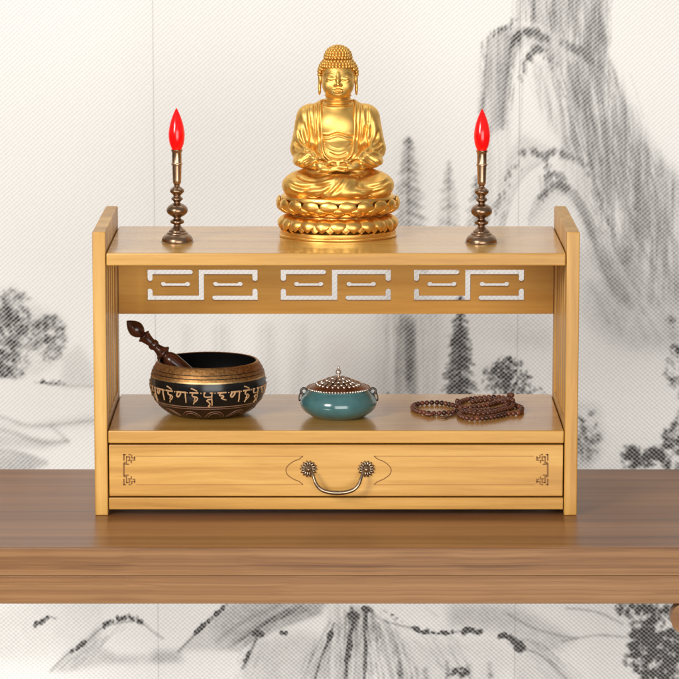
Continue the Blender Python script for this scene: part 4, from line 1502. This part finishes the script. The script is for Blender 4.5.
def petal_mesh(name, ctr, half, bulge, tip=0.72):
    """petal along a centre curve of (radius, z); wide leaf with a raised middle and a rolled rim; closed"""
    bm = bmesh.new()
    C_ = catmull([(a, b) for a, b in ctr], 4)
    nv_ = len(C_) - 1
    nu = 10
    fr, bk = [], []
    for i, c in enumerate(C_):
        s = i / nv_
        w = half * (math.sin(PI * min(1, 0.30 + s * 0.70)) ** 0.5) * (1.0 if s < tip else max(0.04, math.cos((s - tip) / (1 - tip) * PI / 2) ** 0.8))
        tg = (C_[min(i + 1, nv_)] - C_[max(i - 1, 0)]).normalized()
        nr, nz_ = tg.y, -tg.x
        if nr < 0:
            nr, nz_ = -nr, -nz_
        r1, r2 = [], []
        for k in range(nu + 1):
            u_ = -1 + 2 * k / nu
            lift = bulge * (1 - u_ * u_) * math.sin(PI * min(1, 0.15 + s * 0.8)) + 0.5 * math.exp(-((abs(u_) - 0.9) / 0.13) ** 2)
            ang = u_ * w / 55.0
            rr = c[0] + nr * lift
            z = c[1] + nz_ * lift
            r1.append(bm.verts.new(Vector((rr * math.sin(ang), -rr * math.cos(ang), z)) * US))
            rr2, z2 = c[0] - nr * 1.0, c[1] - nz_ * 1.0
            r2.append(bm.verts.new(Vector((rr2 * math.sin(ang), -rr2 * math.cos(ang), z2)) * US))
        fr.append(r1); bk.append(r2)
    for i in range(nv_):
        for k in range(nu):
            bm.faces.new((fr[i][k], fr[i][k + 1], fr[i + 1][k + 1], fr[i + 1][k]))
            bm.faces.new((bk[i][k + 1], bk[i][k], bk[i + 1][k], bk[i + 1][k + 1]))
        bm.faces.new((fr[i][0], fr[i + 1][0], bk[i + 1][0], bk[i][0]))
        bm.faces.new((fr[i + 1][nu], fr[i][nu], bk[i][nu], bk[i + 1][nu]))
    bm.faces.new(bk[0] + fr[0][::-1]); bm.faces.new(fr[-1] + bk[-1][::-1])
    bmesh.ops.recalc_face_normals(bm, faces=bm.faces)
    me = bpy.data.meshes.new(name)
    bm.to_mesh(me); bm.free()
    me.polygons.foreach_set('use_smooth', [True] * len(me.polygons))
    me.set_sharp_from_angle(angle=math.radians(60))
    me.materials.append(M['gold_base'])
    return me


def ring(me, n, off, tilt=0.0):
    for k in range(n):
        o = bpy.data.objects.new('petal', me)
        COL.objects.link(o)
        o.parent = PD
        o.rotation_euler = (0, 0, 2 * PI * (k + off) / n)
        o.scale = (1, 1, 1)


# squash the whole pedestal ring of petals in depth: the pedestal object carries the squash
PD.data.transform(Matrix.Diagonal((1, 1 / EY, 1, 1)))
PD.scale = (1, EY, 1)
ring(petal_mesh('lower_petal', [(47.0, 21.0), (53.5, 19.8), (58.0, 15.8), (58.8, 11.6), (57.6, 8.0)], 7.6, 2.2, 0.6), 23, 0.0)
ring(petal_mesh('lower_petal_behind', [(47.0, 20.0), (53.0, 18.6), (56.6, 14.5), (57.2, 10.5), (57.0, 7.2)], 6.8, 1.2, 0.6), 23, 0.5)
ring(petal_mesh('upper_petal', [(47.0, 27.2), (54.0, 28.4), (58.6, 31.0), (60.6, 34.6), (60.2, 38.6), (58.8, 40.6)], 9.2, 2.0, 0.74), 20, 0.5)
ring(petal_mesh('under_petal', [(45.8, 25.6), (51.5, 25.8), (56.6, 27.4), (60.0, 30.2), (61.0, 32.6)], 6.4, 1.8, 0.7), 20, 0.0)
# wavy hem of the robe on the seat
bm = bmesh.new()
hem = []
for k in range(81):
    a = -PI * 0.5 + (k / 80 - 0.5) * PI * 0.86
    wv = math.sin(k * 0.9) * 0.9 + math.sin(k * 0.43 + 1) * 1.1
    hem.append(Vector((53.0 * math.cos(a), 53.0 * EY * math.sin(a) + 2.0 + 0.8 * math.sin(k * 0.7), 44.2 + 0.9 * wv * 0.8)) * US)
tube(bm, hem, 1.25 * US, 8)
for q_ in range(3):
    hem2 = [Vector((v_.x * (0.97 - 0.035 * q_), v_.y * (0.96 - 0.05 * q_), v_.z + (0.6 + 0.7 * q_ + 0.6 * math.sin(i * 0.8 + q_ * 2)) * US)) for i, v_ in enumerate(hem)]
    tube(bm, hem2, 1.3 * US, 8)
from_bm('robe_hem', bm, M['gold'], BU, 180)
#==BOWL==
# ------------------------------------------------------------------ singing bowl
WC = on(208.2, 413.0, zS2)
UB = 1.0 / pxm(WC)
BW = thing('singing_bowl', 'black and brass singing bowl with carved lettering round its side, on the lower shelf', 'bowl', WC)
outer = [(0, 0), (30, 0), (36, 0.8), (41.5, 3.4), (47.5, 8.0), (52.5, 14.0), (54.0, 16.2), (55.6, 19.5), (57.2, 26), (57.8, 33), (57.1, 39), (56.6, 41.2), (55.9, 43.4), (55.3, 45.0), (54.6, 46.6), (53.2, 49.2), (51.4, 52.2), (50.2, 53.6)]
P_ = sprof(outer, 5)
PR = np.array(P_)


def bowl_r(z):
    k = np.argsort(PR[5:, 1])
    return float(np.interp(z, PR[5:, 1][k], PR[5:, 0][k]))


inner = [(49.4, 54.0), (48.4, 53.8), (48.2, 53.0), (50.5, 49), (53, 43), (54.2, 35), (53.4, 26), (50, 17), (44, 9.5), (34, 5), (20, 3.6), (0, 3.4)]
P_ = P_ + sprof(inner, 3)
mats = []
for i in range(len(P_) - 1):
    zm = (P_[i][1] + P_[i + 1][1]) / 2
    rm = (P_[i][0] + P_[i + 1][0]) / 2
    if i >= len(PR) + 5:
        mats.append(2)
    elif i >= len(PR) - 1 or zm > 53.0:
        mats.append(1)
    elif zm > 40.6:
        mats.append(0)
    elif zm > 38.6:
        mats.append(1)
    elif zm > 15.6:
        mats.append(3)
    elif zm > 13.2:
        mats.append(4)
    else:
        mats.append(4)
bm = bmesh.new()
lathe(bm, [(r * UB, z * UB) for r, z in P_], 96, mats=mats)
from_bm('bowl_body', bm, [M['bowl_gold'], M['bowl_line'], M['bowl_inside'], M['lacquer'], M['bowl_brown']], BW, 40)


def on_bowl(ang, z, off=0.25):
    r = bowl_r(z) + off
    return Vector((r * math.sin(ang), -r * math.cos(ang), z)) * UB


# thin dark grooves in the brass band and tan rings
bm = bmesh.new()
for z, w in ((46.9, 0.38), (43.4, 0.45)):
    tube(bm, [on_bowl(2 * PI * k / 96, z, 0.05) for k in range(96)], w * UB, 6, closed=True)
from_bm('groove', bm, M['lacquer'], BW, 180)
bm = bmesh.new()
tube(bm, [on_bowl(2 * PI * k / 96, 15.6, 0.0) for k in range(96)], 0.55 * UB, 6, closed=True)
tube(bm, [on_bowl(2 * PI * k / 96, 13.4, 0.0) for k in range(96)], 0.35 * UB, 6, closed=True)
for k in range(12):
    a0 = 2 * PI * (k + 0.35) / 12
    for sc_2, rr in ((1.0, 0.40), (0.72, 0.30)):
        arc = [on_bowl(a0 + 0.235 * sc_2 * s_, 2.6 + 7.6 * sc_2 * (1 - abs(s_) ** 2.4), 0.05) for s_ in [-1 + 2 * i / 16 for i in range(17)]]
        tube(bm, arc, rr * UB, 6)
from_bm('petal_border', bm, M['petal_line'], BW, 180)
G_ = {
    'ga': ([[(0.0, 1.0), (0.5, 1.0), (1.0, 1.0)], [(0.18, 1.0), (0.06, 0.82), (0.0, 0.62), (0.12, 0.50), (0.26, 0.60), (0.40, 0.80), (0.46, 1.0)], [(0.95, 1.0), (0.93, 0.6), (0.95, 0.3), (0.92, -0.05)]], 0.85),
    'te': ([[(0.02, 1.0), (0.45, 1.0), (0.9, 1.0)], [(0.40, 1.0), (0.28, 0.78), (0.36, 0.62), (0.62, 0.60), (0.80, 0.44), (0.66, 0.20), (0.44, 0.04), (0.34, -0.16)], [(0.52, 0.62), (0.52, 0.34), (0.40, 0.18)], [(0.16, 1.42), (0.42, 1.34), (0.78, 1.16)]], 0.8),
    'pa': ([[(0.02, 1.0), (0.25, 1.02)], [(0.12, 1.0), (0.08, 0.72), (0.22, 0.60), (0.55, 0.60), (0.82, 0.64)], [(0.62, 1.0), (0.95, 1.0)], [(0.84, 1.0), (0.82, 0.6), (0.82, 0.36)], [(0.82, 0.36), (0.5, 0.34), (0.34, 0.22), (0.52, 0.08), (0.66, -0.12), (0.50, -0.36), (0.70, -0.44)], [(0.82, 0.36), (0.86, 0.0), (0.84, -0.30)]], 0.85),
    'ra': ([[(0.0, 1.0), (0.42, 1.0), (0.9, 1.0)], [(0.42, 1.0), (0.22, 0.82), (0.30, 0.70), (0.56, 0.70), (0.62, 0.56), (0.40, 0.46), (0.62, 0.34), (0.92, 0.24)]], 0.8)}
seq = ['pa', 'ga', 'te', 'ga', 'te', 'pa', 'ra', 'ga', 'te', 'pa', 'ra', 'ga', 'te']
bm = bmesh.new()
st = math.radians(13.8)
for k in range(26):
    g = G_[seq[k % 13]]
    a0 = math.radians(-66.5) + st * k
    for line in g[0]:
        pts = []
        for p in (catmull(line, 4) if len(line) > 2 else [Vector(q_) for q_ in line]):
            pts.append(on_bowl(a0 + (p[0] - 0.5) * st * 0.74, 20.4 + p[1] * 10.2, 0.12))
        hd = abs(line[0][1] - line[-1][1]) < 0.03
        tube(bm, pts, (lambda s_, hd=hd: ((0.95 if hd else 0.88) - (0.0 if hd else 0.2) * s_) * UB), 6)
    ball(bm, on_bowl(a0 + st * 0.47, 30.4, 0.1), 0.75 * UB, 8, 6)
from_bm('lettering', bm, M['letter'], BW, 180)

# mallet leaning in the bowl
a_ = at(126.6, 320.8, WC.y + 0.002)
b_ = at(222.0, 405.5, WC.y - 0.004)
ax = (b_ - a_)
L_ = ax.length
zax = ax.normalized()
MT = bpy.data.objects.new('singing_bowl_mallet', None)
k_ = 1.0 / pxm(a_)
prof = [(0, 0), (0.9, 0.6), (3.2, 3.0), (6.2, 7.0), (7.7, 11.0), (7.6, 14.5), (6.2, 18.0), (4.2, 20.4), (3.8, 21.2), (6.8, 22.4), (7.3, 23.4), (6.3, 24.8), (5.3, 28.0), (4.6, 31.6), (4.4, 33.0), (5.3, 34.2), (5.6, 36.2), (5.2, 38.2), (4.2, 39.6), (4.4, 41.0), (5.0, 43.6), (6.2, 46.2),
        (8.3, 48.0), (8.5, 49.0), (7.9, 50.0), (5.4, 51.4), (5.2, 52.6), (6.6, 54.4), (7.8, 57.5), (8.4, 62.0), (8.7, 75), (8.8, 100), (8.8, L_ / k_ - 3), (8.0, L_ / k_ - 0.8), (6.5, L_ / k_), (0, L_ / k_)]
bm = bmesh.new()
lathe(bm, [(r * k_, z * k_) for r, z in sprof(prof, 3)], 40)
MT = from_bm('singing_bowl_mallet', bm, M['rosewood'], None, 45)
xax = Vector((0, 1, 0)).cross(zax).normalized()
yax = zax.cross(xax)
MT.matrix_world = Matrix.Translation(a_) @ Matrix((xax, yax, zax)).transposed().to_4x4()
MT['label'] = 'dark red turned wooden mallet leaning in the black bowl, pointed finial up'
MT['category'] = 'mallet'
#==CENSER==
# ------------------------------------------------------------------ incense burner
CC = on(338.4, 416.2, zS2)
UCn = 1.0 / pxm(CC)
IB = thing('incense_burner', 'squat teal glazed incense burner with a pierced copper lid and side rings', 'incense burner', CC)
prof = [(0, 0), (23, 0), (25.2, 0.3), (27, 1.3), (29.6, 2.8), (33.6, 5.6), (36.8, 9.2), (38.4, 13.4), (38.0, 17.6), (36.4, 21.2), (34.2, 24.4), (32.2, 26.6), (31.2, 27.8), (30.6, 28.6), (29.6, 28.7), (28.8, 27.8), (0, 27.4)]
bm = bmesh.new()
lathe(bm, [(r * UCn, z * UCn) for r, z in sprof(prof[1:14], 4)] + [(r * UCn, z * UCn) for r, z in prof[14:]], 80)
bmesh.ops.holes_fill(bm, edges=[e for e in bm.edges if e.is_boundary])
from_bm('pot', bm, M['teal'], IB, 50)
bm = bmesh.new()
lathe(bm, [(r * UCn, z * UCn) for r, z in [(30.6, 28.0), (30.8, 28.9), (30.2, 29.6), (29.0, 30.1), (25, 31.8), (20.5, 33.2), (19.4, 33.9), (18.6, 33.6), (17.5, 33.4), (10, 35.0), (0, 35.8)]], 80)
LD = from_bm('lid', bm, M['copper'], IB, 50)
bm = bmesh.new()
n = 64
for k in range(n):
    a = 2 * PI * k / n
    ball(bm, Vector((30.7 * math.cos(a), 30.7 * math.sin(a), 29.0)) * UCn, 1.45 * UCn, 8, 6)
from_bm('beaded_rim', bm, M['silver'], LD, 180)
bm = bmesh.new()
for n, r, z, lr, lw_2, up_ in ((24, 20.6, 33.4, 3.0, 1.7, 1.3), (18, 15.4, 35.0, 4.0, 1.9, 1.7), (14, 10.4, 37.0, 3.6, 1.8, 1.9), (9, 5.6, 38.8, 3.0, 1.6, 1.8)):
    for k in range(n):
        a = 2 * PI * (k + (0.5 if n == 14 else 0)) / n
        m = Matrix.Translation(Vector((r * math.cos(a), r * math.sin(a), z)) * UCn) @ Matrix.Rotation(a, 4, 'Z') @ Matrix.Rotation(0.35, 4, 'Y') @ Matrix.Diagonal((lr * UCn, lw_2 * UCn, up_ * UCn, 1))
        bmesh.ops.create_uvsphere(bm, u_segments=10, v_segments=7, radius=1.0, matrix=m)
from_bm('pierced_flower', bm, M['silver'], LD, 180)
bm = bmesh.new()
lathe(bm, [(r * UCn, z * UCn) for r, z in sprof([(0, 38.5), (3.4, 38.8), (3.0, 40.0), (1.4, 41.0), (1.3, 42.0), (2.5, 43.4), (3.0, 45.0), (2.5, 46.6), (1.2, 47.6), (0.8, 48.4), (1.3, 49.4), (1.0, 50.6), (0, 51.2)], 4)], 24)
from_bm('knob', bm, M['silver'], LD, 180)
for sg in (-1, 1):
    bm = bmesh.new()
    tube(bm, torus_pts(Vector((sg * 34.4, 0, 25.4)) * UCn, 3.0 * UCn, (1, 0, 0), (0, 0, 1)), 1.15 * UCn, 8, closed=True)
    lg = from_bm('lug', bm, M['iron'], IB, 180)
    bm = bmesh.new()
    tube(bm, torus_pts(Vector((sg * 37.6, -0.6, 20.4)) * UCn, 4.6 * UCn, Vector((sg * 0.30, 0.30, 0.0)), Vector((sg * 0.22, 0, -0.97))), 0.75 * UCn, 8, closed=True)
    from_bm('ring', bm, M['iron'], lg, 180)
# thin smoke above the lid
bm = bmesh.new()
ball(bm, (0, 0, 0), 1.0, 32, 20, (24 * UCn, 20 * UCn, 27 * UCn))
SMK = from_bm('smoke', bm, None, None, 180, CC + Vector((-1.0, 0, 64)) * UCn)
SMK['kind'] = 'stuff'
SMK['label'] = 'thin white wisp of smoke rising from the incense burner lid'
ms = bpy.data.materials.new('incense_smoke')
ms.use_nodes = True
nt = ms.node_tree
nt.nodes.remove(nt.nodes['Principled BSDF'])
vs = nt.nodes.new('ShaderNodeVolumePrincipled')
vs.inputs['Density'].default_value = 26.0
vs.inputs['Color'].default_value = (0.97, 0.97, 0.98, 1)
vs.inputs['Anisotropy'].default_value = 0.1
tcs = nt.nodes.new('ShaderNodeTexCoord')
mps = nt.nodes.new('ShaderNodeMapping')
mps.inputs['Scale'].default_value = (1 / (24 * UCn), 1 / (20 * UCn), 1 / (27 * UCn))
nt.links.new(tcs.outputs['Object'], mps.inputs['Vector'])
lns = nt.nodes.new('ShaderNodeVectorMath'); lns.operation = 'LENGTH'
nt.links.new(mps.outputs[0], lns.inputs[0])
nzs = nt.nodes.new('ShaderNodeTexNoise')
nzs.inputs['Scale'].default_value = 2.6; nzs.inputs['Detail'].default_value = 3.0; nzs.inputs['Distortion'].default_value = 0.8
nt.links.new(mps.outputs[0], nzs.inputs['Vector'])


def sm_(op, a, b, cl=False):
    nd = nt.nodes.new('ShaderNodeMath'); nd.operation = op; nd.use_clamp = cl
    for q_, v_ in enumerate((a, b)):
        if isinstance(v_, (int, float)):
            nd.inputs[q_].default_value = v_
        else:
            nt.links.new(v_, nd.inputs[q_])
    return nd.outputs[0]


fall = sm_('POWER', sm_('SUBTRACT', 1.0, lns.outputs['Value'], True), 1.3)
wisp = sm_('MULTIPLY', sm_('SUBTRACT', nzs.outputs[0], 0.30, True), 3.2)
nt.links.new(sm_('MULTIPLY', sm_('MULTIPLY', fall, wisp), 26.0), vs.inputs['Density'])
nt.links.new(vs.outputs[0], nt.nodes['Material Output'].inputs['Volume'])
SMK.data.materials.clear()
SMK.data.materials.append(ms)
#==BEADS==
# ------------------------------------------------------------------ prayer beads
PBc = on(468.0, 408.0, zS2)
PB = thing('prayer_beads', 'coiled string of dark brown wooden prayer beads lying on the lower shelf', 'prayer beads', PBc)
BR = 2.55 / pxm(PBc)
ctrl = [(456, 404.5), (440, 401.4), (426, 401.6), (416, 403.0), (412.6, 406.0), (418, 410.0), (432, 412.0), (448, 411.2), (464, 408.8), (480, 409.6), (494, 408.5), (506, 405.0), (511.5, 400.5), (506, 397.0), (494, 395.6), (480, 396.6), (466, 398.4),
        (457, 402.8), (462, 406.4), (476, 405.4), (490, 403.2), (501, 400.2), (512, 403.0), (521.5, 406.5), (519, 411.5), (508, 412.4), (496, 415.0), (480, 417.2), (466, 416.6), (459, 413.2), (466, 410.8), (478, 412.8), (492, 411.2), (505, 408), (513, 405.2), (508, 400.6), (497, 398.6), (484, 399), (472, 400.6)]
pts = [on(a, b, zS2 + BR * 1.5) - PBc for a, b in ctrl]
for p in pts:
    p.z = 0
dense = catmull(pts, 24)
step = BR * 2 * 1.03
beads, acc_, last = [dense[0].copy()], 0.0, dense[0]
for p in dense[1:]:
    while (p - beads[-1]).length >= step:
        d = (p - beads[-1]).normalized()
        beads.append(beads[-1] + d * step)
zb = []
for i, p in enumerate(beads):
    z = BR
    for j in range(0, i - 1):
        d = math.hypot(p.x - beads[j].x, p.y - beads[j].y)
        if d < 2 * BR:
            z = max(z, zb[j] + math.sqrt(max(0.0, (2 * BR) ** 2 - d * d)) * 0.98)
    z = min(z, BR * 4.6)
    zb.append(z)
for _ in range(2):
    zb = [max(zb[i], 0.62 * ((zb[max(i - 1, 0)] + zb[min(i + 1, len(zb) - 1)]) / 2)) for i in range(len(zb))]
bm = bmesh.new()
lathe(bm, [(0.0012 * 0.5, -BR * 0.96)] + [(BR * math.cos(a), BR * math.sin(a)) for a in [-1.25 + 2.5 * k / 12 for k in range(13)]] + [(0.0006, BR * 0.96)], 18)
bead_me = bpy.data.meshes.new('bead')
bm.to_mesh(bead_me); bm.free()
bead_me.polygons.foreach_set('use_smooth', [True] * len(bead_me.polygons))
bead_me.materials.append(M['bead'])
cords = []
extra = bmesh.new()
for i, p in enumerate(beads):
    if i >= 100:
        q0 = Vector((p.x, p.y, zb[i]))
        nxt = beads[min(i + 1, len(beads) - 1)] - beads[max(i - 1, 0)]
        k0 = len(extra.verts)
        extra.from_mesh(bead_me)
        extra.verts.ensure_lookup_table()
        bmesh.ops.transform(extra, matrix=Matrix.Translation(q0) @ Matrix.Rotation(math.atan2(nxt.y, nxt.x), 4, 'Z') @ Matrix.Rotation(PI / 2, 4, 'Y'), verts=extra.verts[k0:])
        cords.append(q0)
        continue
    o = bpy.data.objects.new('bead', bead_me)
    COL.objects.link(o)
    o.parent = PB
    q0 = Vector((p.x, p.y, zb[i]))
    o.location = q0
    nxt = beads[min(i + 1, len(beads) - 1)] - beads[max(i - 1, 0)]
    o.rotation_euler = (0, PI / 2, math.atan2(nxt.y, nxt.x))
    cords.append(q0)
if len(extra.verts):
    ex = from_bm('bead_strand', extra, M['bead'], PB, 180)
    ex['kind'] = 'stuff'
bm = bmesh.new()
tube(bm, cords, BR * 0.22, 6)
from_bm('cord', bm, M['cord'], PB, 180)
# tassel end in front
bm = bmesh.new()
e0 = on(459, 414.2, zS2) - PBc
tl = [on(a, b, zS2) - PBc + Vector((0, 0, BR * h)) for a, b, h in ((459, 414.6, 0.9), (452, 417.0, 0.5), (446, 418.0, 0.6), (440, 417.2, 0.45), (433, 416.6, 0.7))]
tube(bm, catmull(tl, 5), BR * 0.2, 6)
tl = [on(a, b, zS2) - PBc + Vector((0, 0, BR * h)) for a, b, h in ((459, 414.6, 0.9), (453, 415.4, 0.5), (447, 419.0, 0.4), (441, 419.8, 0.4))]
tube(bm, catmull(tl, 5), BR * 0.17, 6)
ball(bm, on(446, 418.0, zS2) - PBc + Vector((0, 0, BR * 0.6)), BR * 0.55, 10, 8)
from_bm('tassel', bm, M['cord'], PB, 180)
bm = bmesh.new()
g0 = on(429, 416.8, zS2) - PBc
tube(bm, [g0 + Vector((-BR * 1.7 + BR * 3.4 * s_, 0, BR * 0.95)) for s_ in [k / 10 for k in range(11)]], lambda s_: BR * (0.55 + 0.42 * math.sin(PI * s_)), 14)
from_bm('guru_bead', bm, M['bead'], PB, 180)
#==LIGHT==
# ------------------------------------------------------------------ light
world = bpy.data.worlds.new('World')
scene.world = world
world.use_nodes = True
wn = world.node_tree
bg = wn.nodes['Background']
tcw = wn.nodes.new('ShaderNodeTexCoord')
sp = wn.nodes.new('ShaderNodeSeparateXYZ')
wn.links.new(tcw.outputs['Generated'], sp.inputs[0])
rp = wn.nodes.new('ShaderNodeValToRGB')
e = rp.color_ramp.elements
e[0].position = 0.0; e[0].color = (0.10, 0.075, 0.055, 1)
e[1].position = 1.0; e[1].color = (0.95, 0.94, 0.93, 1)
e.new(0.42).color = (0.20, 0.16, 0.13, 1)
e.new(0.55).color = (0.62, 0.60, 0.58, 1)
mr = wn.nodes.new('ShaderNodeMath'); mr.operation = 'MULTIPLY_ADD'
mr.inputs[1].default_value = 0.5; mr.inputs[2].default_value = 0.5
wn.links.new(sp.outputs[2], mr.inputs[0])
wn.links.new(mr.outputs[0], rp.inputs[0])
wn.links.new(rp.outputs[0], bg.inputs[0])
bg.inputs[1].default_value = 0.42


def area(name, loc, target, sx_, sy_, power, col):
    l = bpy.data.lights.new(name, 'AREA')
    l.shape = 'RECTANGLE'
    l.size, l.size_y = sx_, sy_
    l.energy = power
    l.color = col
    o = bpy.data.objects.new(name, l)
    COL.objects.link(o)
    o.location = loc
    o.rotation_euler = (Vector(target) - Vector(loc)).to_track_quat('-Z', 'Y').to_euler()
    return o


area('key_softbox', (-1.7, -2.5, 1.35), (0, 0.2, 0.15), 0.9, 0.9, 74, (1.0, 0.975, 0.94))
area('front_softbox', (0.5, -3.2, 0.25), (0, 0.3, 0.1), 2.2, 1.6, 72, (1.0, 0.99, 0.975))
area('added_backdrop_fill_high', (0.0, 0.34, 1.75), (0, 0.78, 0.05), 1.8, 0.4, 5.6, (1.0, 0.99, 0.975))  # added out of frame to brighten the wall from above
area('added_backdrop_fill_low', (0.0, 0.30, -1.25), (0, 0.78, 0.10), 1.8, 0.4, 13.5, (1.0, 0.99, 0.975))  # added below the table to lift the wall between the shelves

scene.view_settings.view_transform = 'Standard'
scene.view_settings.look = 'None'
scene.view_settings.exposure = 0.0
scene.view_settings.gamma = 1.0
scene.cycles.use_denoising = True
scene.cycles.max_bounces = 10
scene.cycles.volume_bounces = 4
